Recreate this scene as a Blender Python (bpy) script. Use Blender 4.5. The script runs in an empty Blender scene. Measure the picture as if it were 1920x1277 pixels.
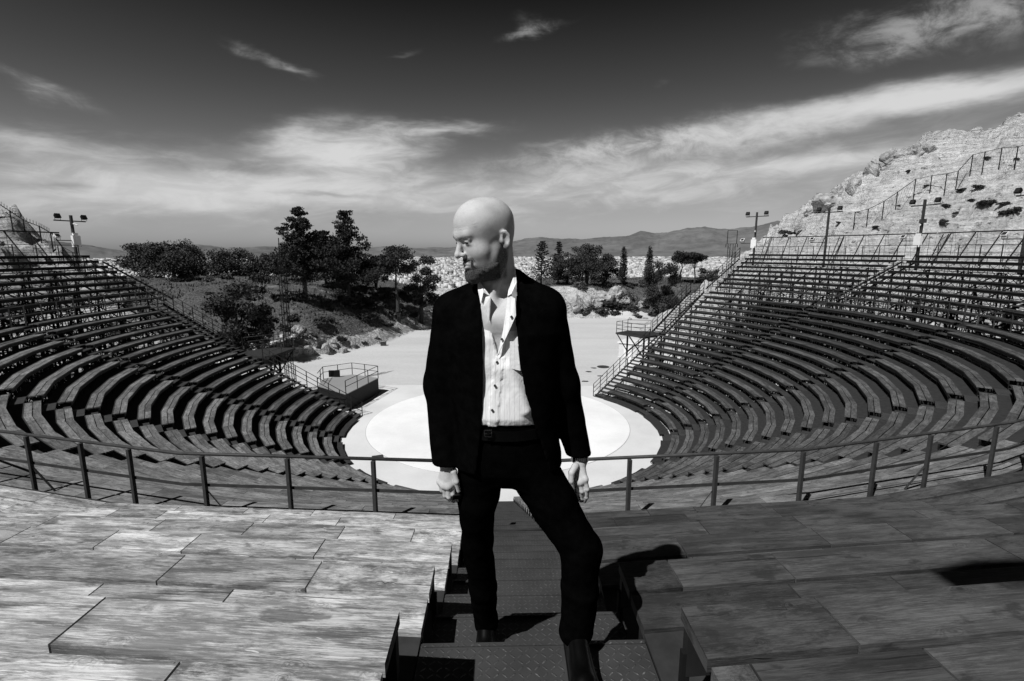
import bpy, bmesh, math, random
import numpy as np
from mathutils import Vector, Matrix, Euler
R_ = math.radians
random.seed(7); np.random.seed(7)
S = bpy.context.scene
COL = S.collection

# ------------------------------------------------------------ camera, world, sun
CAM = Vector((0.6585, -32.086, 11.825))
PITCH, FPX = 10.083, 949.2
cd = bpy.data.cameras.new("camera"); cam = bpy.data.objects.new("camera", cd); COL.objects.link(cam)
cam.location = CAM; cam.rotation_euler = (R_(90 - PITCH), 0, R_(0.06))
cd.sensor_fit = 'HORIZONTAL'; cd.sensor_width = 36.0; cd.lens = FPX / 1920 * 36.0
cd.clip_start = 0.05; cd.clip_end = 60000
S.camera = cam
S.view_settings.view_transform = 'Standard'; S.view_settings.look = 'None'
S.view_settings.exposure = 0.0; S.view_settings.gamma = 1.0

SUN_AZ = 49.0      # the light travels towards +x+y at this angle from +x
SUN_EL = 50.5
sl = bpy.data.lights.new("sun", 'SUN'); sun = bpy.data.objects.new("sun", sl); COL.objects.link(sun)
ldir = Vector((math.cos(R_(SUN_AZ)) * math.cos(R_(SUN_EL)), math.sin(R_(SUN_AZ)) * math.cos(R_(SUN_EL)), -math.sin(R_(SUN_EL))))
sun.rotation_euler = ldir.to_track_quat('-Z', 'Y').to_euler()
sun.location = (-20, -40, 60)
sl.energy = 4.9; sl.angle = R_(0.55); sl.color = (1, 1, 1)

class NT:
    """tiny helper to write node trees"""
    def __init__(s, tree): s.t = tree; s.n = tree.nodes; s.l = tree.links
    def new(s, typ, **kw):
        nd = s.n.new(typ)
        for k, v in kw.items(): setattr(nd, k, v)
        return nd
    def put(s, sock, v):
        if isinstance(v, bpy.types.NodeSocket): s.l.new(v, sock)
        elif v is not None: sock.default_value = v
    def m(s, op, a, b=None, c=None, clamp=False):
        nd = s.new('ShaderNodeMath', operation=op, use_clamp=clamp)
        for i, v in enumerate((a, b, c)):
            if v is not None: s.put(nd.inputs[i], v)
        return nd.outputs[0]
    def vm(s, op, a, b=None):
        nd = s.new('ShaderNodeVectorMath', operation=op); s.put(nd.inputs[0], a)
        if b is not None: s.put(nd.inputs[1], b)
        return nd.outputs[0]
    def noise(s, vec, scale, detail=4, rough=0.55, dist=0.0, lac=2.0):
        nd = s.new('ShaderNodeTexNoise'); s.put(nd.inputs['Vector'], vec)
        nd.inputs['Scale'].default_value = scale; nd.inputs['Detail'].default_value = detail
        nd.inputs['Roughness'].default_value = rough; nd.inputs['Distortion'].default_value = dist
        nd.inputs['Lacunarity'].default_value = lac
        return nd.outputs[0]
    def voro(s, vec, scale, feature='F1', out='Distance', rnd=1.0):
        nd = s.new('ShaderNodeTexVoronoi', feature=feature); s.put(nd.inputs['Vector'], vec)
        nd.inputs['Scale'].default_value = scale; nd.inputs['Randomness'].default_value = rnd
        return nd.outputs[out]
    def ss(s, v, lo, hi, a=0.0, b=1.0):
        nd = s.new('ShaderNodeMapRange', interpolation_type='SMOOTHSTEP')
        s.put(nd.inputs[0], v); nd.inputs[1].default_value = lo; nd.inputs[2].default_value = hi
        nd.inputs[3].default_value = a; nd.inputs[4].default_value = b
        return nd.outputs[0]
    def mix(s, f, a, b):
        nd = s.new('ShaderNodeMix', data_type='FLOAT'); s.put(nd.inputs[0], f)
        s.put(nd.inputs[2], a); s.put(nd.inputs[3], b); return nd.outputs[0]
    def comb(s, x, y, z):
        nd = s.new('ShaderNodeCombineXYZ')
        for i, v in enumerate((x, y, z)): s.put(nd.inputs[i], v)
        return nd.outputs[0]
    def sep(s, v):
        nd = s.new('ShaderNodeSeparateXYZ'); s.put(nd.inputs[0], v); return nd.outputs

def px_dir(x, y):
    p = R_(PITCH); a = (x - 960) / FPX; b = (638.5 - y) / FPX
    return Vector((a, math.cos(p) + b * math.sin(p), -math.sin(p) + b * math.cos(p)))
def azel(x, y):
    d = px_dir(x, y); return math.degrees(math.atan2(d.x, d.y)), math.degrees(math.atan2(d.z, math.hypot(d.x, d.y)))

world = bpy.data.worlds.new("World"); S.world = world; world.use_nodes = True
def build_world():
    w = NT(world.node_tree); w.n.clear()
    out = w.new('ShaderNodeOutputWorld'); bg = w.new('ShaderNodeBackground')
    sky = w.new('ShaderNodeTexSky', sky_type='NISHITA'); sky.sun_disc = False
    sky.sun_elevation = R_(SUN_EL); sky.sun_rotation = R_(270 - SUN_AZ - 0) ; sky.altitude = 200
    sky.air_density = 1.0; sky.dust_density = 1.2; sky.ozone_density = 1.0
    sepc = w.new('ShaderNodeSeparateColor'); w.l.new(sky.outputs[0], sepc.inputs[0])
    # black-and-white film behind a red filter: only the red of the sky counts
    g = w.m('POWER', w.m('MULTIPLY', sepc.outputs[0], 0.155), 1.0)
    tc = w.new('ShaderNodeTexCoord'); d = w.vm('NORMALIZE', tc.outputs['Generated']); sx = w.sep(d)
    az = w.m('MULTIPLY', w.m('ARCTAN2', sx[0], sx[1]), 57.2958)
    el = w.m('MULTIPLY', w.m('ARCSINE', sx[2]), 57.2958)
    elc = w.m('MAXIMUM', el, 0.0)
    # the filter darkens the clean upper sky far more than the dusty horizon
    dark = w.m('MULTIPLY', w.ss(elc, 1.0, 17.0, 0.52, 0.28), w.ss(elc, 9.0, 29.0, 1.0, 0.055))
    g = w.m('MULTIPLY', g, dark)
    # streaky cirrus space: azimuth, stretched elevation
    p0 = w.comb(w.m('MULTIPLY', az, 0.045), w.m('MULTIPLY', el, 0.16), 0.0)
    wob = w.noise(p0, 1.3, 5, 0.6); wob2 = w.noise(w.vm('ADD', p0, (7.3, 2.1, 0)), 1.6, 5, 0.6)
    az2 = w.m('ADD', az, w.m('MULTIPLY', w.m('SUBTRACT', wob, 0.5), 10.0))
    el2 = w.m('ADD', el, w.m('MULTIPLY', w.m('SUBTRACT', wob2, 0.5), 3.5))
    fib = w.noise(w.comb(w.m('ADD', w.m('MULTIPLY', az, 0.075), w.m('MULTIPLY', el, -0.06)), w.m('MULTIPLY', el, 0.25), 0.3), 2.4, 9, 0.62, 0.5)
    fib2 = w.noise(w.comb(w.m('MULTIPLY', az, 0.17), w.m('ADD', w.m('MULTIPLY', el, 0.30), w.m('MULTIPLY', az, 0.03)), 4.3), 1.7, 9, 0.66, 0.4)
    # (px x, px y, half length px, half width px, slope deg (picture, down is +), strength, mottling)
    blobs = [(70, 172, 105, 17, 20, .30, .6), (510, 112, 66, 10, 25, .26, .7), (560, 135, 34, 5, 12, .25, .5),
             (650, 290, 125, 34, -3, .85, .35), (575, 258, 60, 20, -20, .5, .4), (800, 243, 110, 9, -4, .55, .5),
             (990, 58, 62, 6, -14, .34, .7), (1005, 40, 30, 14, 0, .10, .8), (770, 95, 26, 4, -12, .16, .4),
             (1740, 48, 190, 40, -10, .34, .8), (1625, 100, 45, 16, -8, .24, .7), (1880, 30, 90, 40, 0, .16, .8), (1520, 95, 40, 20, 0, .09, .8),
             (1240, 156, 26, 10, 0, .1, .8), (1700, 196, 290, 25, -9, .95, .2), (1480, 215, 60, 12, -12, .22, .5), (1370, 252, 260, 24, -9, .5, .65),
             (1130, 290, 160, 26, -8, .45, .7), (1020, 265, 40, 7, 0, .2, .5), (1230, 330, 300, 28, -6, .4, .45), (1650, 292, 330, 26, -8, .62, .3),
             (300, 345, 340, 46, 0, .55, .2), (60, 262, 140, 24, 5, .3, .3), (650, 358, 350, 30, 0, .36, .3), (480, 375, 420, 22, 0, .3, .2), (1150, 372, 520, 26, -2, .26, .3),
             (250, 285, 220, 22, 4, .2, .4)]
    cov = None
    for (x, y, hl, hw, sl_, st, mo) in blobs:
        a0, e0 = azel(x, y)
        t = R_(sl_); x1, y1 = x + 10 * math.cos(t), y + 10 * math.sin(t)
        a1, e1 = azel(x1, y1); k = math.hypot(a1 - a0, e1 - e0) / 10
        an = math.atan2(e1 - e0, a1 - a0); L = hl * k * 1.1; Wd = hw * k * 1.35
        da = w.m('SUBTRACT', az2, a0); de = w.m('SUBTRACT', el2, e0)
        u = w.m('ADD', w.m('MULTIPLY', da, math.cos(an) / L), w.m('MULTIPLY', de, math.sin(an) / L))
        v = w.m('ADD', w.m('MULTIPLY', da, -math.sin(an) / Wd), w.m('MULTIPLY', de, math.cos(an) / Wd))
        r2 = w.m('ADD', w.m('MULTIPLY', u, u), w.m('MULTIPLY', v, v))
        b = w.m('MULTIPLY', w.m('EXPONENT', w.m('MULTIPLY', r2, -1.0)), st)
        tex = w.mix(mo, 1.0, w.ss(fib2 if mo > .55 else fib, 0.30, 0.70, 0.1, 1.45))
        b = w.m('MULTIPLY', w.m('MULTIPLY', b, tex), 1.1)
        cov = b if cov is None else w.m('ADD', cov, w.m('MULTIPLY', b, w.m('SUBTRACT', 1.0, w.m('MINIMUM', cov, 1.0))))
    # a few darker lenses inside the left bank
    for (x, y, hl, hw) in [(70, 354, 70, 8), (600, 366, 90, 5), (430, 305, 130, 10)]:
        a0, e0 = azel(x, y); k = 0.055
        r2 = w.m('ADD', w.m('POWER', w.m('MULTIPLY', w.m('SUBTRACT', az2, a0), 1 / (hl * k)), 2.0), w.m('POWER', w.m('MULTIPLY', w.m('SUBTRACT', el2, e0), 1 / (hw * k)), 2.0))
        cov = w.m('MULTIPLY', cov, w.m('SUBTRACT', 1.0, w.m('MULTIPLY', w.m('EXPONENT', w.m('MULTIPLY', r2, -1.0)), 0.45)))
    thin = w.m('MULTIPLY', w.ss(fib, 0.42, 0.8), w.ss(elc, 15, 4, 0.0, 0.16))
    cov = w.ss(w.m('ADD', cov, thin), 0.02, 0.98, 0.0, 0.97)
    fin = w.mix(cov, g, 0.68)
    # soft ground bounce below the horizon
    fin = w.mix(w.ss(el, -3.0, -0.5), 0.03, fin)
    cc = w.comb(fin, fin, fin)
    w.l.new(cc, bg.inputs[0]); bg.inputs[1].default_value = 1.0
    w.l.new(bg.outputs[0], out.inputs[0])
build_world()

# ------------------------------------------------------------ materials
MATS = {}
def mat(name, val=0.5, rough=0.8, spec=0.3, metal=0.0):
    m = bpy.data.materials.new(name); m.use_nodes = True; t = NT(m.node_tree)
    b = t.n['Principled BSDF']; b.inputs['Base Color'].default_value = (val, val, val, 1)
    b.inputs['Roughness'].default_value = rough; b.inputs['Specular IOR Level'].default_value = spec
    b.inputs['Metallic'].default_value = metal; MATS[name] = m
    return m, t, b
def grey(t, b, v):
    t.l.new(t.comb(v, v, v), b.inputs['Base Color'])
def bump(t, b, h, strength, dist):
    n = t.new('ShaderNodeBump'); n.inputs['Strength'].default_value = strength; n.inputs['Distance'].default_value = dist
    t.l.new(h, n.inputs['Height']); t.l.new(n.outputs[0], b.inputs['Normal'])

def wood(name, base, light, dark, worn):
    m, t, b = mat(name, rough=0.75, spec=0.12)
    uv = t.new('ShaderNodeUVMap'); uv.uv_map = 'UVMap'
    at = t.new('ShaderNodeAttribute'); at.attribute_name = 'rnd'; rn = at.outputs['Fac']
    x = t.sep(uv.outputs[0]); off = t.m('MULTIPLY', rn, 53.7)
    u = t.m('ADD', x[0], off); v = t.m('ADD', x[1], t.m('MULTIPLY', off, 0.37))
    # knots bend the grain
    kv = t.comb(t.m('MULTIPLY', u, 1.0), t.m('MULTIPLY', v, 1.9), rn)
    kd = t.voro(kv, 3.8); knot = t.ss(kd, 0.095, 0.045); halo = t.ss(kd, 0.27, 0.03)
    ring = t.m('MULTIPLY', halo, t.ss(t.m('SINE', t.m('MULTIPLY', kd, 130.0)), 0.1, 0.8))
    bend = t.m('MULTIPLY', halo, 0.045)
    big = t.noise(t.comb(t.m('MULTIPLY', u, 0.9), t.m('MULTIPLY', v, 3.5), rn), 1.6, 4, 0.6)
    wv = t.m('ADD', v, t.m('ADD', bend, t.m('MULTIPLY', big, 0.05)))
    g1 = t.noise(t.comb(t.m('MULTIPLY', u, 1.3), t.m('MULTIPLY', wv, 34.0), rn), 1.0, 6, 0.65)
    g2 = t.noise(t.comb(t.m('MULTIPLY', u, 5.0), t.m('MULTIPLY', wv, 150.0), rn), 1.0, 3, 0.6)
    patch = t.noise(t.comb(t.m('MULTIPLY', u, 2.6), t.m('MULTIPLY', v, 12.0), rn), 1.0, 6, 0.68, 0.3)
    fleck = t.noise(t.comb(t.m('MULTIPLY', u, 14.0), t.m('MULTIPLY', v, 190.0), rn), 1.0, 5, 0.8)
    dens = t.m('ADD', fleck, t.m('MULTIPLY', t.m('SUBTRACT', patch, 0.5), 1.05))
    wornm = t.m('MULTIPLY', t.ss(dens, 0.38, 0.70), t.ss(g2, 0.25, 0.6, 0.55, 1.0))
    tone = t.mix(t.ss(g1, 0.3, 0.72), dark, base)
    tone = t.mix(t.m('MULTIPLY', wornm, worn), tone, light)
    tone = t.m('MULTIPLY', tone, t.mix(t.ss(g2, 0.2, 0.8), 0.86, 1.06))
    tone = t.m('MULTIPLY', tone, t.ss(t.noise(t.comb(t.m('MULTIPLY', u, 1.1), t.m('MULTIPLY', v, 2.2), 3.0), 1.0, 3, 0.5), 0.3, 0.7, 0.72, 1.15))
    tone = t.m('MULTIPLY', tone, t.mix(rn, 0.62, 1.18))
    stain = t.ss(t.noise(t.comb(t.m('MULTIPLY', u, 4.0), t.m('MULTIPLY', v, 9.0), 9.0), 1.1, 6, 0.62), 0.57, 0.66)
    tone = t.mix(t.m('MULTIPLY', stain, 0.7), tone, dark * 0.7)
    crack = t.ss(t.noise(t.comb(t.m('MULTIPLY', u, 0.8), t.m('MULTIPLY', wv, 60.0), t.m('ADD', rn, 5.0)), 1.0, 2, 0.5), 0.70, 0.73)
    tone = t.mix(t.m('MULTIPLY', crack, 0.75), tone, dark * 0.35)
    tone = t.mix(t.m('MULTIPLY', knot, 0.75), tone, dark * 0.45)
    tone = t.mix(t.m('MULTIPLY', ring, 0.45), tone, dark * 0.6)
    scr = t.noise(t.comb(t.m('ADD', t.m('MULTIPLY', u, 7.0), t.m('MULTIPLY', v, 4.0)), t.m('ADD', t.m('MULTIPLY', v, 40.0), t.m('MULTIPLY', u, -9.0)), 2.0), 1.0, 2, 0.5)
    tone = t.mix(t.m('MULTIPLY', t.ss(scr, 0.735, 0.76), 0.6), tone, light)
    scw = t.voro(t.comb(t.m('MULTIPLY', u, 1.0), t.m('MULTIPLY', v, 1.0), 0.0), 5.0)
    tone = t.mix(t.m('MULTIPLY', t.ss(scw, 0.022, 0.016), 0.8), tone, dark * 0.3)
    edge = t.ss(t.noise(t.comb(t.m('MULTIPLY', u, 0.9), t.m('MULTIPLY', v, 9.0), t.m('ADD', rn, 20.0)), 1.0, 5, 0.6), 0.60, 0.68)
    tone = t.mix(t.m('MULTIPLY', edge, 0.38), tone, dark)
    grey(t, b, tone)
    h = t.m('ADD', t.m('ADD', g2, t.m('MULTIPLY', g1, 0.8)), t.m('MULTIPLY', crack, -1.6))
    bump(t, b, h, 0.45, 0.004)
    return m
wood('wood_bleached', 0.37, 0.78, 0.12, 0.95)
wood('wood_grey', 0.175, 0.29, 0.08, 0.8)
wood('wood_tan', 0.115, 0.19, 0.05, 0.75)
wood('wood_brown', 0.07, 0.115, 0.035, 0.8)
wood('wood_dark', 0.028, 0.046, 0.015, 0.7)

def steel(name, v, rough=0.5):
    m, t, b = mat(name, v, rough, 0.12)
    tc = t.new('ShaderNodeTexCoord'); n = t.noise(tc.outputs['Object'], 6.0, 5, 0.65)
    grey(t, b, t.m('MULTIPLY', t.ss(n, 0.3, 0.7, 0.75, 1.2), v))
    bump(t, b, n, 0.1, 0.002)
    return m
steel('steel', 0.018, .6); steel('steel_rail', 0.045, 0.45); steel('steel_deck', 0.034, 0.7)
steel('steel_black', 0.008, .8)

def checker():
    m, t, b = mat('checker_plate', 0.045, 0.42, 0.35, 0.0)
    uv = t.new('ShaderNodeUVMap'); uv.uv_map = 'UVMap'; x = t.sep(uv.outputs[0])
    c = 0.030
    U = t.m('DIVIDE', x[0], c); V = t.m('DIVIDE', x[1], c)
    iu = t.m('FLOOR', U); iv = t.m('FLOOR', V)
    par = t.m('MODULO', t.m('ABSOLUTE', t.m('ADD', iu, iv)), 2.0)
    fu = t.m('SUBTRACT', t.m('SUBTRACT', U, iu), 0.5); fv = t.m('SUBTRACT', t.m('SUBTRACT', V, iv), 0.5)
    sg = t.m('SUBTRACT', t.m('MULTIPLY', par, 2.0), 1.0)
    a = t.m('MULTIPLY', t.m('ADD', fu, t.m('MULTIPLY', sg, fv)), 0.707)
    bb = t.m('MULTIPLY', t.m('SUBTRACT', fu, t.m('MULTIPLY', sg, fv)), 0.707)
    r = t.m('ADD', t.m('POWER', t.m('DIVIDE', a, 0.46), 2.0), t.m('POWER', t.m('DIVIDE', bb, 0.13), 2.0))
    loz = t.ss(r, 1.0, 0.35)
    tc = t.new('ShaderNodeTexCoord'); n = t.noise(tc.outputs['Object'], 3.0, 6, 0.7); n2 = t.noise(tc.outputs['Object'], 60.0, 3, 0.6)
    base = t.m('MULTIPLY', t.ss(n, 0.3, 0.7, 0.8, 1.2), 0.045)
    wear = t.m('MULTIPLY', loz, t.ss(n2, 0.5, 0.75, 0.05, 0.5))
    grey(t, b, t.mix(wear, base, 0.28))
    bump(t, b, loz, 0.9, 0.0025)
checker()

def simple(name, v, rough=0.8, spec=0.2, ns=8.0, amt=0.15, bmp=0.0, bd=0.01):
    m, t, b = mat(name, v, rough, spec)
    tc = t.new('ShaderNodeTexCoord'); n = t.noise(tc.outputs['Object'], ns, 6, 0.65)
    grey(t, b, t.m('MULTIPLY', t.ss(n, 0.25, 0.75, 1 - amt, 1 + amt), v))
    if bmp: bump(t, b, n, bmp, bd)
    return m
simple('white_paint', 0.78, 0.5, 0.3, 3.0, 0.05)
simple('black_cloth', 0.0022, 1.0, 0.0, 30.0, 0.4, 0.2, 0.002)
simple('black_trouser', 0.0018, 1.0, 0.0, 30.0, 0.4, 0.2, 0.002)
simple('leather', 0.002, 0.28, 0.22, 20.0, 0.3, 0.1, 0.001)
simple('chrome', 0.6, 0.15, 0.5); MATS['chrome'].node_tree.nodes['Principled BSDF'].inputs['Metallic'].default_value = 1.0
simple('glass_dark', 0.03, 0.1, 0.5)
simple('bark', 0.05, 0.9, 0.1, 6.0, 0.4, 0.6, 0.05)
simple('hut_wall', 0.62, 0.8, 0.1, 2.0, 0.06)

def concrete(name, v, spots):
    m, t, b = mat(name, v, 0.9, 0.1)
    tc = t.new('ShaderNodeTexCoord'); o = tc.outputs['Object']
    n = t.noise(o, 0.25, 6, 0.6); n2 = t.noise(o, 9.0, 5, 0.7); st = t.noise(o, 0.6, 4, 0.55, 1.2)
    a = t.m('MULTIPLY', t.m('MULTIPLY', t.ss(n, 0.3, 0.7, 0.90, 1.06), t.ss(n2, 0.2, 0.8, 0.96, 1.03)), v)
    a = t.mix(t.m('MULTIPLY', t.ss(st, 0.60, 0.74), 0.20), a, v * 0.75)
    sp = t.voro(o, 2.2); a = t.mix(t.m('MULTIPLY', t.ss(sp, 0.05, 0.02), spots), a, v * 0.35)
    grey(t, b, a); bump(t, b, n2, 0.1, 0.01)
concrete('plaza_concrete', 0.64, 0.5); concrete('disc_concrete', 0.79, 0.7); concrete('kerb_concrete', 0.46, 0.2); concrete('deck_concrete', 0.26, .3)

def terrain_mat():
    m, t, b = mat('terrain', 0.3, 0.95, 0.05)
    tc = t.new('ShaderNodeTexCoord'); o = tc.outputs['Object']
    rk = t.new('ShaderNodeAttribute'); rk.attribute_name = 'rock'; vg = t.new('ShaderNodeAttribute'); vg.attribute_name = 'veg'
    n1 = t.noise(o, 0.35, 8, 0.65); n2 = t.noise(o, 2.5, 8, 0.7); n3 = t.noise(o, 14.0, 4, 0.7)
    geo = t.new('ShaderNodeNewGeometry')
    strata = t.noise(t.vm('MULTIPLY', o, (0.5, 0.5, 3.0)), 0.9, 7, 0.65, 1.0)
    rock = t.m('MULTIPLY', t.ss(n2, 0.25, 0.75, 0.84, 1.08), 0.72)
    rock = t.m('MULTIPLY', rock, t.ss(n1, 0.35, 0.65, 0.82, 1.08))
    rid = t.m('ABSOLUTE', t.m('SUBTRACT', t.noise(t.vm('ADD', o, t.comb(n2, strata, 0.0)), 0.8, 9, 0.72, 0.6), 0.5))
    rock = t.mix(t.m('MULTIPLY', t.ss(rid, 0.018, 0.0), 0.55), rock, 0.10)
    rock = t.mix(t.m('MULTIPLY', t.ss(n3, 0.56, 0.7), 0.35), rock, 0.16)
    rock = t.mix(t.m('MULTIPLY', t.ss(strata, 0.58, 0.70), 0.5), rock, 0.18)
    tuft = t.ss(t.noise(t.vm('MULTIPLY', o, (1, 1, 1.6)), 1.5, 6, 0.72), 0.60, 0.63)
    rock = t.mix(t.m('MULTIPLY', tuft, 0.85), rock, 0.05)
    grass = t.m('MULTIPLY', t.ss(t.noise(t.vm('MULTIPLY', o, (1, 1, 0.4)), 5.0, 8, 0.75), 0.3, 0.72, 0.3, 2.1), 0.085)
    grass = t.mix(t.ss(n1, 0.55, 0.68), grass, 0.20)
    gravel = t.m('MULTIPLY', t.m('MULTIPLY', t.ss(t.noise(o, 40.0, 3, 0.8), 0.3, 0.7, 0.78, 1.12), t.ss(t.noise(o, 4.0, 5, 0.75), 0.3, 0.7, 0.93, 1.05)), 0.54)
    gravel = t.m('MULTIPLY', gravel, t.ss(t.noise(t.vm('MULTIPLY', o, (0.1, 0.5, 1)), 0.5, 4, 0.6), 0.3, 0.7, 0.92, 1.05))
    e = t.m('MULTIPLY', t.m('SUBTRACT', n2, 0.5), 0.9)
    fr = t.ss(t.m('ADD', rk.outputs['Fac'], e), 0.4, 0.55); fv = t.ss(t.m('ADD', vg.outputs['Fac'], e), 0.4, 0.55)
    v = t.mix(fv, gravel, grass); v = t.mix(fr, v, rock); grey(t, b, v)
    rockfac = t.m('MAXIMUM', fr, t.m('MULTIPLY', fv, 0.6))
    h = t.m('MULTIPLY', t.m('ADD', t.m('ADD', t.m('MULTIPLY', n2, 0.6), t.m('MULTIPLY', strata, 1.2)), t.m('MULTIPLY', n3, 0.06)), t.m('ADD', rockfac, 0.03))
    bump(t, b, h, 1.0, 0.7)
terrain_mat()
def rock_mat():
    m, t, b = mat('limestone', 0.4, 0.95, 0.05)
    tc = t.new('ShaderNodeTexCoord'); o = tc.outputs['Object']
    n2 = t.noise(o, 1.4, 8, 0.7); n3 = t.noise(o, 7.0, 6, 0.7)
    v = t.m('MULTIPLY', t.ss(n2, 0.25, 0.75, 0.35, 1.15), 0.46)
    v = t.mix(t.m('MULTIPLY', t.ss(n3, 0.58, 0.68), 0.4), v, 0.15); grey(t, b, v)
    bump(t, b, t.m('ADD', n2, t.m('MULTIPLY', n3, 0.4)), 1.0, 0.25)
rock_mat()
def leaf_mat(name, v):
    m, t, b = mat(name, v, 0.7, 0.15)
    at = t.new('ShaderNodeAttribute'); at.attribute_name = 'rnd'
    grey(t, b, t.m('MULTIPLY', t.mix(at.outputs['Fac'], 0.5, 1.5), v))
leaf_mat('needles', 0.028); leaf_mat('olive_leaves', 0.048); leaf_mat('scrub', 0.085)
def mountain_mat():
    m, t, b = mat('mountain', 0.2, 1.0, 0.0)
    tc = t.new('ShaderNodeTexCoord'); o = tc.outputs['Object']
    n = t.noise(o, 0.0011, 8, 0.62); n2 = t.noise(o, 0.004, 8, 0.65)
    grey(t, b, t.m('MULTIPLY', t.m('MULTIPLY', t.ss(n, 0.3, 0.7, 0.78, 1.2), t.ss(n2, 0.3, 0.7, 0.85, 1.15)), 0.13))
mountain_mat()
def plain_mat():
    m, t, b = mat('plain', 0.15, 1.0, 0.0)
    tc = t.new('ShaderNodeTexCoord'); o = tc.outputs['Object']
    n = t.noise(o, 0.0016, 7, 0.62); n2 = t.noise(o, 0.03, 6, 0.7)
    grey(t, b, t.m('MULTIPLY', t.m('MULTIPLY', t.ss(n, 0.4, 0.6, 0.5, 1.3), t.ss(n2, 0.3, 0.7, 0.5, 1.4)), 0.16))
plain_mat()
def city_mat():
    m, t, b = mat('city_walls', 0.5, 1.0, 0.0)
    at = t.new('ShaderNodeAttribute'); at.attribute_name = 'rnd'
    grey(t, b, t.mix(at.outputs['Fac'], 0.10, 0.60))
city_mat()

# ------------------------------------------------------------ mesh helpers
class MB:
    def __init__(s): s.v = []; s.f = []; s.uv = []; s.r = []
    def face(s, ids, uv=None, r=0.5):
        s.f.append(ids); s.uv.extend(uv if uv else [(0, 0)] * len(ids)); s.r.append(r)
    def hexa(s, c, r=0.5, su=None):
        """8 corners: bottom 0-3 ccw, top 4-7"""
        b = len(s.v); s.v.extend([tuple(p) for p in c])
        for q in ((3, 2, 1, 0), (4, 5, 6, 7), (0, 1, 5, 4), (1, 2, 6, 5), (2, 3, 7, 6), (3, 0, 4, 7)):
            P = [Vector(c[i]) for i in q]
            if su: uv = [su(p) for p in P]
            else:
                w_ = (P[1] - P[0]).length; h_ = (P[3] - P[0]).length; uv = [(0, 0), (w_, 0), (w_, h_), (0, h_)]
            s.face([b + i for i in q], uv, r)
    def box(s, cx, cy, cz, sx, sy, sz, rz=0.0, r=0.5):
        c, n = math.cos(rz), math.sin(rz); P = []
        for dz in (-sz / 2, sz / 2):
            for dx, dy in ((-sx / 2, -sy / 2), (sx / 2, -sy / 2), (sx / 2, sy / 2), (-sx / 2, sy / 2)):
                P.append((cx + dx * c - dy * n, cy + dx * n + dy * c, cz + dz))
        s.hexa(P, r)
    def bar(s, p, q, w=0.04, h=None, up=(0, 0, 1)):
        p = Vector(p); q = Vector(q); h = h or w; d = (q - p)
        if d.length < 1e-6: return
        d.normalize(); u = Vector(up)
        if abs(d.dot(u)) > 0.98: u = Vector((p.x + 0.01, p.y, 0)).normalized()
        x = d.cross(u).normalized() * w / 2; y = x.cross(d).normalized() * h / 2
        s.hexa([p - x - y, q - x - y, q + x - y, p + x - y, p - x + y, q - x + y, q + x + y, p + x + y])
    def tube(s, pts, rad, n=8, cap=True):
        pts = [Vector(p) for p in pts]; rads = rad if isinstance(rad, (list, tuple)) else [rad] * len(pts)
        b0 = len(s.v); prev = None
        for i, p in enumerate(pts):
            d = (pts[min(i + 1, len(pts) - 1)] - pts[max(i - 1, 0)]).normalized()
            if prev is None:
                a = Vector((0, 0, 1)) if abs(d.z) < 0.9 else Vector((1, 0, 0)); x = d.cross(a).normalized()
            else: x = (prev - d * prev.dot(d)).normalized()
            prev = x; y = d.cross(x)
            for k in range(n):
                t = 2 * math.pi * k / n; s.v.append(tuple(p + (x * math.cos(t) + y * math.sin(t)) * rads[i]))
        for i in range(len(pts) - 1):
            for k in range(n):
                a = b0 + i * n + k; b = b0 + i * n + (k + 1) % n; s.face([a, b, b + n, a + n])
        if cap:
            s.face([b0 + k for k in reversed(range(n))]); e = b0 + (len(pts) - 1) * n; s.face([e + k for k in range(n)])
    def lathe(s, prof, n=16, o=(0, 0, 0)):
        b0 = len(s.v)
        for (r, z) in prof:
            for k in range(n):
                t = 2 * math.pi * k / n; s.v.append((o[0] + r * math.cos(t), o[1] + r * math.sin(t), o[2] + z))
        for i in range(len(prof) - 1):
            for k in range(n):
                a = b0 + i * n + k; b = b0 + i * n + (k + 1) % n; s.face([a, b, b + n, a + n])
        s.face([b0 + k for k in reversed(range(n))]); e = b0 + (len(prof) - 1) * n; s.face([e + k for k in range(n)])
    def poly(s, pts, z0, z1):
        """vertical prism over a 2-D polygon (ccw)"""
        b = len(s.v); n = len(pts)
        s.v += [(x, y, z0) for x, y in pts] + [(x, y, z1) for x, y in pts]
        s.face([b + i for i in reversed(range(n))], [(pts[i][0], pts[i][1]) for i in reversed(range(n))])
        s.face([b + n + i for i in range(n)], [(p[0], p[1]) for p in pts])
        for i in range(n):
            j = (i + 1) % n; s.face([b + i, b + j, b + n + j, b + n + i])
    def mesh(s, name, m, smooth=False):
        me = bpy.data.meshes.new(name); me.from_pydata(s.v, [], s.f)
        ul = me.uv_layers.new(name='UVMap'); ul.data.foreach_set('uv', np.array(s.uv, dtype=np.float32).ravel())
        a = me.attributes.new('rnd', 'FLOAT', 'FACE'); a.data.foreach_set('value', np.array(s.r, dtype=np.float32))
        me.materials.append(MATS[m])
        if smooth: me.polygons.foreach_set('use_smooth', [True] * len(me.polygons))
        me.update(); return me
    def build(s, name, m, parent=None, smooth=False):
        return link(name, s.mesh(name, m, smooth), parent)
def link(name, data, parent=None):
    o = bpy.data.objects.new(name, data); COL.objects.link(o)
    if parent is not None: o.parent = parent
    return o
def tag(o, label=None, cat=None, group=None, kind=None):
    if label: o['label'] = label
    if cat: o['category'] = cat
    if group: o['group'] = group
    if kind: o['kind'] = kind
    return o
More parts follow.
